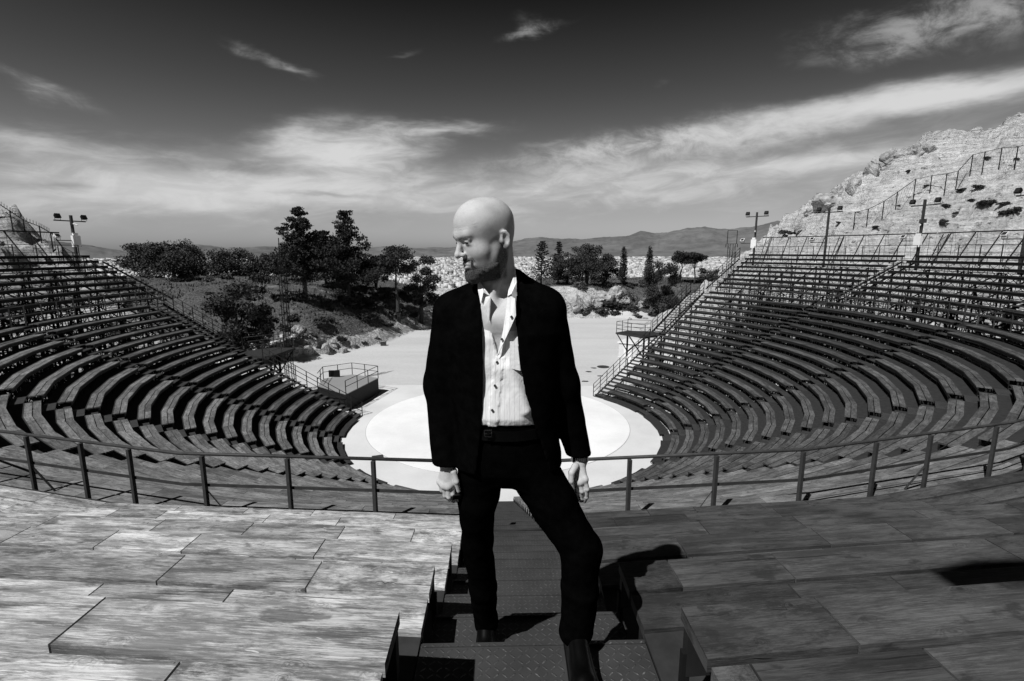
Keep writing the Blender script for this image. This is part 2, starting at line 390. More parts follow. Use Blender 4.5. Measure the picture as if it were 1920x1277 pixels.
def empty(name, loc=(0, 0, 0), rz=0.0):
    o = link(name, None); o.location = loc; o.rotation_euler.z = rz; o.empty_display_size = 0.2; return o
KIDS = {}
def copy_tree(o, parent=None):
    c = o.copy(); COL.objects.link(c); c.parent = parent
    for ch in o.children: copy_tree(ch, c)
    return c
def np_mesh(name, V, F, m, attrs=None, smooth=True, parent=None):
    me = bpy.data.meshes.new(name); V = np.asarray(V, np.float32); F = np.asarray(F, np.int32)
    me.vertices.add(len(V)); me.vertices.foreach_set('co', V.ravel())
    k = F.shape[1]; me.loops.add(F.size); me.loops.foreach_set('vertex_index', F.ravel())
    me.polygons.add(len(F)); me.polygons.foreach_set('loop_start', np.arange(0, F.size, k, dtype=np.int32))
    me.update(calc_edges=True)
    for nme, (dom, val) in (attrs or {}).items():
        a = me.attributes.new(nme, 'FLOAT', dom); a.data.foreach_set('value', np.asarray(val, np.float32))
    if smooth: me.polygons.foreach_set('use_smooth', np.ones(len(F), bool))
    me.materials.append(MATS[m]); me.validate()
    return link(name, me, parent)
# value noise in numpy
def vnoise(x, y, seed=0):
    xi = np.floor(x).astype(np.int64); yi = np.floor(y).astype(np.int64); fx = x - xi; fy = y - yi
    def h(a, b):
        n = (a * 374761393 + b * 668265263 + seed * 974634777) & 0xffffffff
        n = ((n ^ (n >> 13)) * 1274126177) & 0xffffffff; n = n ^ (n >> 16); return (n & 0xffff) / 65535.0
    sx = fx * fx * (3 - 2 * fx); sy = fy * fy * (3 - 2 * fy)
    a = h(xi, yi); b = h(xi + 1, yi); c = h(xi, yi + 1); d = h(xi + 1, yi + 1)
    return (a + (b - a) * sx) * (1 - sy) + (c + (d - c) * sx) * sy
def fbm(x, y, oct=5, seed=0, gain=0.5, ridged=False):
    s = 0; a = 1; tot = 0
    for i in range(oct):
        n = vnoise(x * 2 ** i + 13.7 * i, y * 2 ** i - 7.1 * i, seed + i)
        if ridged: n = 1 - abs(2 * n - 1)
        s = s + n * a; tot += a; a *= gain
    return s / tot
def smst(t): t = np.clip(t, 0, 1); return t * t * (3 - 2 * t)

# ------------------------------------------------------------ terrain
G0 = 0.2
def terrain_height(x, y):
    rho = np.hypot(x, y); th = np.degrees(np.arctan2(y, x)); th2 = np.where(th < -90, th + 360, th)   # -90..270
    nz = fbm(x * 0.11, y * 0.11, 6, 3); rg = fbm(x * 0.16, y * 0.16, 6, 11, 0.55, True)
    z = np.full_like(x, G0); rock = np.zeros_like(x); veg = np.zeros_like(x)
    # vegetated mound on the left of the yard
    xb = np.interp(y, [18, 24, 30, 38, 47, 56, 70], [-26, -20, -16.7, -14.4, -12.9, -9, -2])
    s = np.minimum(xb - x, y - 21.5) + (nz - 0.5) * 3.0
    hm = 7.4 * (1 - np.exp(-np.maximum(s, 0) / 8.5)) + np.where(s > 0, (rg - 0.55) * 1.8 * np.clip(s / 3, 0, 1), 0)
    z = np.maximum(z, G0 + np.maximum(hm, 0) * (s > 0)); veg = np.maximum(veg, np.clip((s - 1.2) / 1.6, 0, 1)); rock = np.maximum(rock, np.where((s > 0) & (s < 5), 0.50 - 0.05 * s, 0))
    # low rock outcrop and plateau across the far end of the yard
    yb = 55.0 + 3.0 * (fbm(x * 0.13, x * 0 + 2.2, 4, 5) - 0.5) * 2 + np.clip(x - 30, 0, 40) * 0.1
    t = (y - yb)
    hp = 5.0 * smst((t + (rg - .5) * 5) / np.interp(x, [-10, 13, 20, 40], [4.5, 4.5, 12, 14])) + (nz - 0.5) * 0.9 * np.clip(t / 4, 0, 1)
    inpl = (x > -14)
    z = np.where(inpl & (t > -3), np.maximum(z, G0 + np.maximum(hp, 0)), z)
    rock = np.where(inpl & (t > -1) & (t < 7) & (x < 17), np.maximum(rock, 0.95 - np.clip(t - 4, 0, 3) * .3), rock)
    veg = np.where(inpl & (t > np.where(x < 17, 5.5, 2.5)), 1.0, veg)
    rock = np.where(inpl & (t > 0) & (x >= 17), np.maximum(rock, 0.33 * (nz > .5)), rock)
    # rocky hillsides the theatre is cut into
    zr = np.interp(th2, [-90, 0, 28, 31, 35, 39.5, 42, 45.5, 49, 54, 60, 66, 148, 153, 157, 160, 165, 180, 270],
                   [26, 31, 28.0, 27, 25.4, 22.6, 19.2, 15.7, 12.8, 7.5, 3, 0, 0, 5, 10, 13.4, 14.2, 17, 24])
    rr = np.interp(th2, [-90, 0, 28, 42, 66, 148, 170, 270], [66, 70, 70, 61, 56, 50, 50, 60])
    q = (rho - 23) / (rr - 23)
    hh = zr * np.where(q < 1, smst(q) * 0.55 + 0.45 * np.clip(q, 0, 1) ** 1.6, 1.0) - np.clip(rho - rr, 0, 80) * 0.35
    hh = hh + (rg - 0.55) * np.clip(hh / 4, 0, 1) * 2.6 + (nz - .5) * 2.0 * np.clip(hh / 6, 0, 1)
    hh = hh + (fbm(x * 0.55, y * 0.55, 4, 31, 0.6, True) - .55) * np.clip(hh / 4, 0, 1) * 0.9
    led = fbm(x * 0.30 + nz * 2, y * 0.30, 5, 77, 0.6, True)
    hh = hh + (np.clip(led, .35, .8) - .6) * np.clip(hh / 5, 0, 1) * 2.6
    lq = (hh + 2.5 * nz) / 1.9; lf = lq - np.floor(lq); hh = hh + (smst(lf * 2.6) - lf) * np.clip(hh / 4, 0, 1) * (0.8 + 1.5 * (fbm(x * .12, y * .12, 3, 91)))
    sky_ = np.exp(-((rho - rr) / 4.0) ** 2); hh = hh + sky_ * (fbm(x * 0.35, y * 0.35, 4, 55, 0.6) - .35) * np.clip(hh / 8, 0, 1) * 4.5
    hh = hh * np.where(th2 < 44, .935, 1)
    ishill = (hh > 0.4) & (q > 0) & (zr > 0.3)
    z = np.where(ishill, np.maximum(z, G0 + hh), z)
    rock = np.where(ishill & (G0 + hh >= z - .01) & (hh > .6), 1.0, rock); veg = np.where(rock > .9, 0, veg)
    # far side falls away to the city plain
    ys = np.interp(x, [-60, -10, 10, 60], [52, 60, 92, 100])
    z = z - np.clip(y - ys, 0, 200) ** 1.35 * 0.16
    e = np.minimum.reduce([x + 125, 135 - x, y + 85, 150 - y]); z = np.where(e < 14, z - (1 - e / 14) ** 1.2 * 120, z)
    return z, rock, veg
def ground():
    sp = 0.45; xs = np.arange(-125, 135.01, sp); ys = np.arange(-85, 150.01, sp)
    X, Y = np.meshgrid(xs, ys); Z, rk, vg = terrain_height(X, Y)
    V = np.stack([X, Y, Z], -1).reshape(-1, 3); nx, ny = len(xs), len(ys)
    i = np.arange(nx * ny).reshape(ny, nx)
    F = np.stack([i[:-1, :-1], i[:-1, 1:], i[1:, 1:], i[1:, :-1]], -1).reshape(-1, 4)
    o = np_mesh('ground', V, F, 'terrain', {'rock': ('POINT', rk.ravel()), 'veg': ('POINT', vg.ravel())})
    tag(o, kind='structure')
ground()
def hz(x, y):
    z, _, _ = terrain_height(np.array([float(x)]), np.array([float(y)])); return float(z[0])

def disc(name, cx, cy, r, z0, z1, m, n=96, front=None):
    mb = MB(); pts = []
    for k in range(n):
        a = 2 * math.pi * k / n; x = cx + r * math.cos(a); y = cy + r * math.sin(a)
        if front is not None: y = min(y, front)
        pts.append((x, y))
    mb.poly(pts, z0, z1); o = mb.build(name, m); tag(o, kind='structure'); return o
pl = [(10.9 * math.cos(R_(a)), 10.9 * math.sin(R_(a))) for a in range(-200, 21, 4)]
pl = [(x, y) for x, y in pl] + [(10.4, 7.2), (8.0, 8.2), (7.6, 10.6), (-2, 11.0), (-10.4, 10.8)]
mb = MB(); mb.poly(pl, G0 - .1, G0 + 0.03); tag(mb.build('plaza', 'plaza_concrete'), kind='structure')
disc('stage_floor', -0.3, 1.5, 8.86, G0 - .05, G0 + 0.05, 'disc_concrete')
# thin joint ring round the stage floor
mb = MB(); n = 120
for k in range(n):
    a0, a1 = 2 * math.pi * k / n, 2 * math.pi * (k + 1) / n
    P = []
    for z in (G0, G0 + 0.036):
        P += [(-.3 + r * math.cos(a), 1.5 + r * math.sin(a), z) for r, a in ((8.862, a0), (8.862, a1), (8.90, a1), (8.90, a0))]
    mb.hexa([P[3], P[2], P[1], P[0], P[7], P[6], P[5], P[4]])
tag(mb.build('stage_kerb', 'kerb_concrete'), kind='structure')

# far plain, city and mountains
PZ = -110.0
def plain():
    V = []; F = []; n = 48; rs = [60, 300, 900, 2500, 6000, 12000, 20000, 40000]
    for r in rs:
        for k in range(n): a = 2 * math.pi * k / n; V.append((r * math.cos(a), r * math.sin(a), PZ))
    for i in range(len(rs) - 1):
        for k in range(n): a = i * n + k; b = i * n + (k + 1) % n; F.append((a, a + n, b + n, b))
    tag(np_mesh('plain', V, F, 'plain', smooth=False), kind='structure')
plain()
def city():
    rs = np.random.RandomState(5); V = []; F = []; r_ = []
    def band(d0, d1, sp, wmin, wmax, hmin, hmax, dens):
        X, Y = np.meshgrid(np.arange(-0.8 * d1, 0.75 * d1, sp), np.arange(d0 * .6, d1, sp))
        X = (X + rs.uniform(-.35, .35, X.shape) * sp).ravel(); Y = (Y + rs.uniform(-.35, .35, Y.shape) * sp).ravel()
        d = np.hypot(X, Y); az = np.degrees(np.arctan2(X, Y)); park = fbm(X / 420, Y / 420, 3, 9)
        k = (d > d0) & (d < d1) & (az > -40) & (az < 31) & (rs.rand(len(X)) < dens) & (park < 0.62)
        X, Y = X[k], Y[k]; m = len(X); wx = rs.uniform(wmin, wmax, m) / 2; wy = rs.uniform(wmin, wmax, m) / 2; h = rs.uniform(hmin, hmax, m)
        a = rs.choice([0.3, 0.9, -0.4], m) + rs.normal(0, .1, m) + np.floor(X / 600) * .3; c, s = np.cos(a), np.sin(a)
        b0 = sum(len(v) for v in V)
        P = []
        for zz in (0, 1):
            for sx, sy in ((-1, -1), (1, -1), (1, 1), (-1, 1)):
                P.append(np.stack([X + sx * wx * c - sy * wy * s, Y + sx * wx * s + sy * wy * c, PZ + 0.3 + zz * h], -1))
        P = np.stack(P, 1).reshape(-1, 3); V.append(P)
        q = np.array([(4, 5, 6, 7), (0, 1, 5, 4), (1, 2, 6, 5), (2, 3, 7, 6), (3, 0, 4, 7)])
        F.append((np.arange(m)[:, None, None] * 8 + q[None] + b0).reshape(-1, 4)); r_.append(np.repeat(rs.rand(m) ** .6, 5))
    band(900, 3300, 19, 7, 15, 6, 20, .82); band(3300, 5600, 36, 14, 30, 8, 24, .8); band(5600, 9500, 75, 26, 60, 8, 22, .75)
    o = np_mesh('city', np.concatenate(V), np.concatenate(F), 'city_walls', {'rnd': ('FACE', np.concatenate(r_))}, smooth=False)
    tag(o, 'pale sprawl of city blocks filling the plain below the mountains', 'city', kind='stuff')
city()
def mountains(name, d0, d1, prof, amp, seed, wl):
    az = np.arange(-60, 60.01, 0.12); nd = 40; t = np.linspace(0, 1.25, nd)
    A, T = np.meshgrid(az, t); D = d0 + (d1 - d0) * T
    el = np.interp(A, [p[0] for p in prof], [p[1] for p in prof])
    top = D * 0 + np.tan(np.radians(el)) * d1 + 122
    n = fbm(A * wl, T * 3.0, 6, seed, 0.55, True); sh = np.where(T < 1, np.sin(np.clip(T, 0, 1) * math.pi / 2) ** 1.3, np.clip(1 - (T - 1) * 1.2, 0, 1))
    H = top * sh * (1 + (n - 0.6) * amp * np.clip(1.25 - T, .12, 1)) + (n - .6) * 60 * sh
    X = D * np.sin(np.radians(A)); Y = D * np.cos(np.radians(A)) - 32
    V = np.stack([X, Y, PZ - 3 + H], -1).reshape(-1, 3); nx = len(az); i = np.arange(nx * nd).reshape(nd, nx)
    F = np.stack([i[:-1, :-1], i[:-1, 1:], i[1:, 1:], i[1:, :-1]], -1).reshape(-1, 4)
    tag(np_mesh(name, V, F, 'mountain'), kind='structure')
mountains('mountains', 11500, 16500, [(-60, .3), (-41, -.1), (-37, -.25), (-35, .25), (-32.5, .6), (-30.5, .45), (-28.5, .15), (-26, .35), (-20, .3), (-12, .25), (-6, .4), (0, 1.0), (3, 1.45), (6, 1.2), (9, 1.35), (12.5, 1.55), (14, 1.95), (16, 1.75), (18.5, 2.15), (20.3, 2.4), (22, 2.1), (24.5, 2.2), (27, 2.7), (28.5, 2.4), (31, 2.8), (36, 3.4), (60, 3)], 0.35, 21, .4)
mountains('foothills', 8800, 10200, [(-60, 1.0), (-44, .9), (-41.5, .7), (-38, .1), (-35.5, -.35), (-31, -.1), (-28.5, .25), (-25, .3), (-22, -.1), (-17, .2), (-14, .42), (-9, .1), (-7, -.05), (-4, .25), (-1, .3), (3, .45), (6, .42), (8, .1), (11, -.2), (13, -.65), (60, -.65)], 0.25, 47, .4)

# ------------------------------------------------------------ the seating
AL = [39.75, 15.2, -12.2, -38.2, -59.5, -88.6, -120.5, -140.8, -165.9, -187.8]
AU = [39.6, 13.9, -12.2, -38.2, -59.5, -88.6, -120.5, -140.8, -165.9, -192.5]
BLOCK = ['rearmost block on the right', 'fourth block right of centre', 'third block right of centre', 'second block right of centre', 'block just right of the centre stairs',
         'block just left of the centre stairs', 'second block left of centre', 'third block left of centre', 'rearmost block on the left']
NSEG = 3; BD = 0.44
def row_lower(k): return 9.9 + 0.8 * k, 0.4 + 0.4 * k
def row_upper(k): return 25.904 + 0.8 * k, 8.416 + 0.3815 * k
def hw(i, n): return 0.0 if i in (0, n - 1) else (0.45 if i == 5 else 0.56)
NUM = 'zeroth first second third fourth fifth sixth seventh eighth ninth tenth eleventh twelfth thirteenth fourteenth fifteenth sixteenth seventeenth eighteenth nineteenth'.split()
class Block:
    """polygonal block between two aisle centre lines"""
    def __init__(s, A, j):
        s.a0, s.a1 = R_(A[j + 1]), R_(A[j]); s.w0, s.w1 = hw(j + 1, len(A)), hw(j, len(A))
        s.t = [s.a0 + (s.a1 - s.a0) * i / NSEG for i in range(NSEG + 1)]; s.mid = (s.a0 + s.a1) / 2
    def pos(s, R, a):
        t = s.t; i = min(max(int((a - s.a0) / (s.a1 - s.a0) * NSEG), 0), NSEG - 1); f = (a - t[i]) / (t[i + 1] - t[i])
        x = R * ((1 - f) * math.cos(t[i]) + f * math.cos(t[i + 1])); y = R * ((1 - f) * math.sin(t[i]) + f * math.sin(t[i + 1])); return x, y
    def ends(s, R): return s.a0 + math.asin(s.w0 / R), s.a1 - math.asin(s.w1 / R)
    def strip(s, mb, R0, R1, z0, z1, cuts=(), gap=0.004, ov=0.0, seed=0):
        """solid strip between two radii following the block, cut into boards"""
        rr = random.Random(seed); e0, e1 = s.ends(R0), s.ends(R1)
        fr = [0.0] + [(a - s.a0) / (s.a1 - s.a0) for a in s.t[1:-1]] + [1.0]
        pts = sorted(set([round(f, 6) for f in fr] + [round(c, 6) for c in cuts])); L = (R0 + R1) / 2 * (s.a1 - s.a0)
        g = gap / L; r = rr.random(); uo = 0.0
        def P(R, e, f, z):
            a = s.a0 + (s.a1 - s.a0) * f; a = min(max(a, e[0]), e[1]); x, y = s.pos(R, a); return (x, y, z)
        for i in range(len(pts) - 1):
            f0, f1 = pts[i], pts[i + 1]
            if f0 in [round(c, 6) for c in cuts]: f0 += g; r = rr.random()
            if f1 in [round(c, 6) for c in cuts]: f1 -= g
            c = [P(R1, e1, f0, z0), P(R1, e1, f1, z0), P(R0, e0, f1, z0), P(R0, e0, f0, z0), P(R1, e1, f0, z1), P(R1, e1, f1, z1), P(R0, e0, f1, z1), P(R0, e0, f0, z1)]
            b = len(mb.v); c = [c[3], c[2], c[1], c[0], c[7], c[6], c[5], c[4]]; mb.v.extend(c)
            u0, u1 = f0 * L, f1 * L; w = R1 - R0; h = z1 - z0
            for q, uv in (((3, 2, 1, 0), [(u0, w), (u1, w), (u1, 0), (u0, 0)]), ((4, 5, 6, 7), [(u0, 0), (u1, 0), (u1, w), (u0, w)]), ((0, 1, 5, 4), [(u0, -h), (u1, -h), (u1, 0), (u0, 0)]),
                          ((1, 2, 6, 5), [(0, 0), (w, 0), (w, h), (0, h)]), ((2, 3, 7, 6), [(u1, w + h), (u0, w + h), (u0, w), (u1, w)]), ((3, 0, 4, 7), [(0, 0), (w, 0), (w, h), (0, h)])):
                mb.face([b + k for k in q], uv, r)
PROF = {}
UNIT_LEG = {}
def unit_post(m, w=0.05):
    if (m, w) not in UNIT_LEG:
        mb = MB(); mb.box(0, 0, 0.5, w, w, 1.0); UNIT_LEG[(m, w)] = mb.mesh('post', m)
    return UNIT_LEG[(m, w)]
def post(name, parent, x, y, z0, z1, m='steel', w=0.05, rz=0.0):
    o = link(name, unit_post(m, w), parent); o.location = (x, y, z0); o.scale = (1, 1, z1 - z0); o.rotation_euler.z = rz; return o

def make_bench(name, B, R, z, seed, wd, lab, tier, riser, grp, full=False):
    root = empty(name, (0, 0, 0)); mx, my = B.pos(R, B.mid); root.location = (mx, my, z - 0.4)
    off = Vector((-mx, -my, -(z - 0.4)))
    rr = random.Random(seed); L = R * (B.a1 - B.a0)
    def shift(mb): mb.v = [(a + off.x, b + off.y, c + off.z) for a, b, c in mb.v]; return mb
    for p in range(2):
        cuts = []; f = rr.uniform(0.3, 1.2) / L
        while f < 1 - .3 / L:
            cuts.append(f); f += (rr.uniform(0.5, 1.3) if tier == 'U' else rr.uniform(1.0, 2.4)) / L
        mb = MB(); r0 = R + p * 0.234; dz = rr.uniform(-.002, .002); B.strip(mb, r0, r0 + 0.206, z - 0.045 + dz, z + dz, cuts, seed=seed * 2 + p)
        shift(mb).build('seat_plank', wd, root)
    mb = MB(); B.strip(mb, R + 0.03, R + 0.07, z - 0.19, z - 0.047); B.strip(mb, R + BD - .07, R + BD - .03, z - 0.16, z - 0.047)
    shift(mb).build('seat_beam', 'steel', root)
    # foot boards in front of the bench
    mb = MB(); B.strip(mb, R - 0.365 if riser else R - 0.6, R + (0.43 if full else 0.04), z - 0.43, z - 0.40)
    B.strip(mb, R - 0.36 if riser else R - 0.59, R - .33 if riser else R - .56, z - 0.50, z - 0.431)
    shift(mb).build('footboard', 'steel_deck', root)
    # lattice girder that carries the row
    mb = MB(); a0, a1 = B.ends(R + .06); n = max(6, int(L / 0.55)); Rg = R + 0.055; zt, zb = z - 0.11, z - 0.80
    prev = None
    for i in range(n + 1):
        a = a0 + (a1 - a0) * i / n; x, y = B.pos(Rg, a)
        if i % 2 == 0: mb.bar((x, y, zt), (x, y, z - 0.43), 0.025)
        if prev: mb.bar((prev[0], prev[1], z - .43 if i % 2 else zb), (x, y, zb if i % 2 else z - .43), 0.022)
        prev = (x, y)
    B.strip(mb, R + 0.035, R + 0.07, zb - 0.03, zb)
    shift(mb).build('girder', 'steel_black', root)
    for i in range(4):
        a = a0 + (a1 - a0) * (i + 0.02 * (1 if i == 0 else -1 if i == 3 else 0)) / 3.0
        x, y = B.pos(R + 0.3, a); post('leg', root, x + off.x, y + off.y, off.z + z - 0.8, off.z + z - 0.106, 'steel', 0.05, a)
    tag(root, lab, 'bench', grp); return root
def wood_for(j, tier, k):
    if j == 5: return 'wood_bleached' if tier == 'U' else 'wood_grey'
    if tier == 'U': return {4: 'wood_grey' if k == 99 else 'wood_brown', 0: 'wood_dark', 1: 'wood_dark', 2: 'wood_dark', 8: 'wood_dark', 7: 'wood_dark'}.get(j, 'wood_brown')
    return {0: 'wood_brown', 1: 'wood_brown' if k > 12 else 'wood_tan', 2: 'wood_tan', 3: 'wood_tan', 4: 'wood_grey', 8: 'wood_tan'}.get(j, 'wood_grey')
for j in range(9):
    BL, BU = Block(AL, j), Block(AU, j)
    for k in range(1, 20):
        R, z = row_lower(k)
        make_bench('bench', BL, R, z, 1000 + j * 40 + k, wood_for(j, 'L', k), 'lower tier bench, %s row up from the stage, %s' % (NUM[k], BLOCK[j]), 'L', k > 1, 'benches of the lower tier', 2 <= j <= 6 or (j > 6 and k < 15))
    for k in range(1, 9):
        R, z = row_upper(k)
        make_bench('bench', BU, R, z, 3000 + j * 40 + k, wood_for(j, 'U', k), 'upper tier bench, %s row above the walkway, %s' % (NUM[k], BLOCK[j]), 'U', k > 1, 'benches of the upper tier', 3 <= j <= 6)

# stairs in the aisles
STN = ['at the right end of the seating', 'fourth aisle right of centre', 'third aisle right of centre', 'second aisle right of centre', 'first aisle right of the man', 'under the standing man',
       'first aisle left of the man', 'second aisle left of the man', 'third aisle left of the man', 'at the left end of the seating']
def stairs(i, tier):
    A = AL if tier == 'L' else AU; a = R_(A[i]); n = len(A); ends = i in (0, n - 1)
    w = 0.5 if ends else hw(i, n); row = row_lower if tier == 'L' else row_upper; K = 19 if tier == 'L' else 8
    root = empty('aisle_stairs', (0, 0, 0), a); sh = 0.0
    if i == 0: sh = 0.56
    if i == n - 1: sh = -0.56
    def tread(r0, r1, z):
        mb = MB(); b = [(r0, sh - w + .01), (r1, sh - w + .01), (r1, sh + w - .01), (r0, sh + w - .01)]
        for (z0, z1) in ((z - 0.035, z),):
            c = [(x, y, z0) for x, y in b] + [(x, y, z1) for x, y in b]; mb.hexa(c, su=lambda p: (p.y + 1, p.x + (0 if abs(p.z - z) < .001 else p.z)))
        mb.box((r0 + .012), sh, z + .002, .018, 2 * w - .03, .008)
        mb.build('step', 'checker_plate', root)
    if tier == 'L': tread(10.22, 10.36, G0 + 0.08)
    for k in range(1, K + 1):
        R, z = row(k); f = z - 0.4
        tread(R - 0.365, R + 0.045, f); 
        if k < K or tier == 'L': tread(R + 0.04, R + 0.445, f + 0.195)
    R0, z0 = row(1); R1, z1 = row(K); sl_ = (z1 - z0) / (R1 - R0)
    for s_ in (-1, 1):
        mb = MB(); y = sh + s_ * (w - 0.02); p = (R0 - 0.5, y, z0 - 0.68 - (0.0)); q = (R1 + 0.2, y, z1 - 0.68 + 0.7 * sl_ - 0.15)
        mb.bar(p, q, 0.02, 0.14); mb.build('stringer', 'steel', root)
    tag(root, 'checker plate aisle steps %s, %s tier' % (STN[i], 'lower' if tier == 'L' else 'upper'), 'stairs', 'aisle stairs')
for i in range(10):
    stairs(i, 'L'); stairs(i, 'U')

# walkway between the tiers and its guard rail
DZ = 7.88; RR_ = 25.6; RT = 8.98
for j in range(9):
    B = Block(AL, j); B.w0 = B.w1 = 0.0
    mb = MB(); B.strip(mb, 25.5, 26.66, DZ - 0.05, DZ); B.strip(mb, 25.46, 25.5, DZ - .12, DZ + .03)
    o = mb.build('walkway_deck', 'steel_deck'); tag(o, 'grey walkway deck along the %s' % BLOCK[j], 'walkway', 'walkway decks')
POSTS = {5: [-118.5, -115.8, -113.2, -110.6, -108.35, -105.8, -103.3, -101.2, -98.4, -95.6, -92.85, -90.1], 4: [-87.45, -84.85, -82.0, -79.05, -76.0, -73.5, -70.2, -67.6, -64.8, -62.0]}
for j in range(9):
    B = Block(AL, j); B.w0 = B.w1 = 0.56
    if j in POSTS: pa = [R_(a) for a in POSTS[j]]
    else:
        e = B.ends(RR_); n = int(round((e[1] - e[0]) * RR_ / 1.3)); pa = [e[0] + (e[1] - e[0]) * i / n for i in range(n + 1)]
    root = empty('guard_rail', (*B.pos(RR_, B.mid), DZ)); off = Vector(root.location)
    lo, hi = min(pa), max(pa)
    ts = sorted([lo, hi] + [t for t in B.t if lo < t < hi])
    mb = MB(); mb.tube([Vector((*B.pos(RR_, t), RT)) - off for t in ts], 0.024, 10); mb.build('handrail', 'steel_rail', root, True)
    mb = MB()
    for a, b in zip(ts[:-1], ts[1:]): mb.bar(Vector((*B.pos(RR_, a), RT - .47)) - off, Vector((*B.pos(RR_, b), RT - .47)) - off, 0.012, 0.045)
    mb.build('mid_rail', 'steel_rail', root)
    for q, a in enumerate(pa):
        x, y = B.pos(RR_ + .03, a); post('post', root, x - off.x, y - off.y, DZ - off.z - .02, RT - off.z - .02, 'steel_rail', 0.05, B.mid)
        if q % 3 == 2:
            mb = MB(); x2, y2 = B.pos(RR_ - .22, a + (0.012 if a < R_(-90) else -0.012)); mb.bar(Vector((x, y, RT - .5)) - off, Vector((x2, y2, DZ - .2)) - off, 0.045, 0.012); mb.build('brace', 'steel_rail', root)
    tag(root, 'dark walkway railing in front of the %s' % BLOCK[j], 'railing', 'walkway railings')

# scaffolding under the rows
def floor_z(R):
    if R < 25.4: k = (R - 9.9) / 0.8; return 0.0 + 0.4 * k
    if R < 26.6: return DZ
    return 8.016 + 0.3815 * (R - 25.904) / 0.8
def scaffold(a, n_, label, r1=33.3):
    root = empty('scaffold_tower', (0, 0, 0), a); rs = [11.4 + 1.6 * i for i in range(14)]
    mb = MB(); prev = None
    for i, r in enumerate(rs):
        if r > r1: continue
        x, y = r * math.cos(a), r * math.sin(a); zg = min(hz(x, y), floor_z(r) - .9) - .05; zt = floor_z(r) - 0.62
        if zt - zg > .2: post('post', root, r, 0, zg, zt, 'steel_black', 0.07)
        if prev:
            mb.bar((prev[0], 0, prev[2]), (r, 0, zt), 0.05, 0.07)
            if zt - zg > 1.4:
                mb.bar((prev[0], 0, prev[1] + .1), (r, 0, zt), 0.035); mb.bar((prev[0], 0, prev[2]), (r, 0, zg + .1), 0.035)
                z = zg + 1.3
                while z < zt - .5:
                    mb.bar((prev[0], 0, z), (r, 0, z), 0.04); z += 1.5
        prev = (r, zg, zt)
    mb.build('bracing', 'steel_black', root); tag(root, label, 'scaffolding', 'scaffold frames under the seating')
ORD = ['first', 'second', 'third', 'fourth', 'fifth', 'sixth', 'seventh', 'eighth', 'ninth']
cnt = 0
for j in range(9):
    B = Block(AL, j)
    for i in range(2 * NSEG):
        t = B.a0 + (B.a1 - B.a0) * (i + (.1 if i == 0 else 0)) / (2 * NSEG)
        scaffold(t, cnt, 'scaffold frame under the %s, %s from its left' % (BLOCK[j], ORD[i])); cnt += 1
# cross braces between frames (ring direction), one lattice per block
for j in range(9):
    B = Block(AU, j); B.w0 = B.w1 = 0; root = empty('scaffold_bracing', (*B.pos(22, B.mid), G0))
    for r in (16.2, 21.0, 25.8, 27.4, 32.2):
        mb = MB()
        ts = [B.a0 + (B.a1 - B.a0) * q / 6 for q in range(7)]
        for a, b in zip(ts[:-1], ts[1:]):
            p, q = B.pos(r, a), B.pos(r, b); zt = floor_z(r) - .65
            za, zb = max(hz(*p), .2), max(hz(*q), .2); z = zt
            while z > min(za, zb) + 1.0:
                zl = max(z - 1.7, min(za, zb)); mb.bar((*p, z), (*q, z), 0.045); mb.bar((*p, z), (*q, zl), 0.03); mb.bar((*p, zl), (*q, z), 0.03); mb.bar((*p, zl), (*p, z), .05); z = zl
        mb.v = [(a_ - root.location.x, b_ - root.location.y, c_ - root.location.z) for a_, b_, c_ in mb.v]; mb.build('cross_brace', 'steel_black', root)
    root.name = 'scaffold_tower'; tag(root, 'black criss-cross bracing under the %s' % BLOCK[j], 'scaffolding', 'cross bracing under the seating')

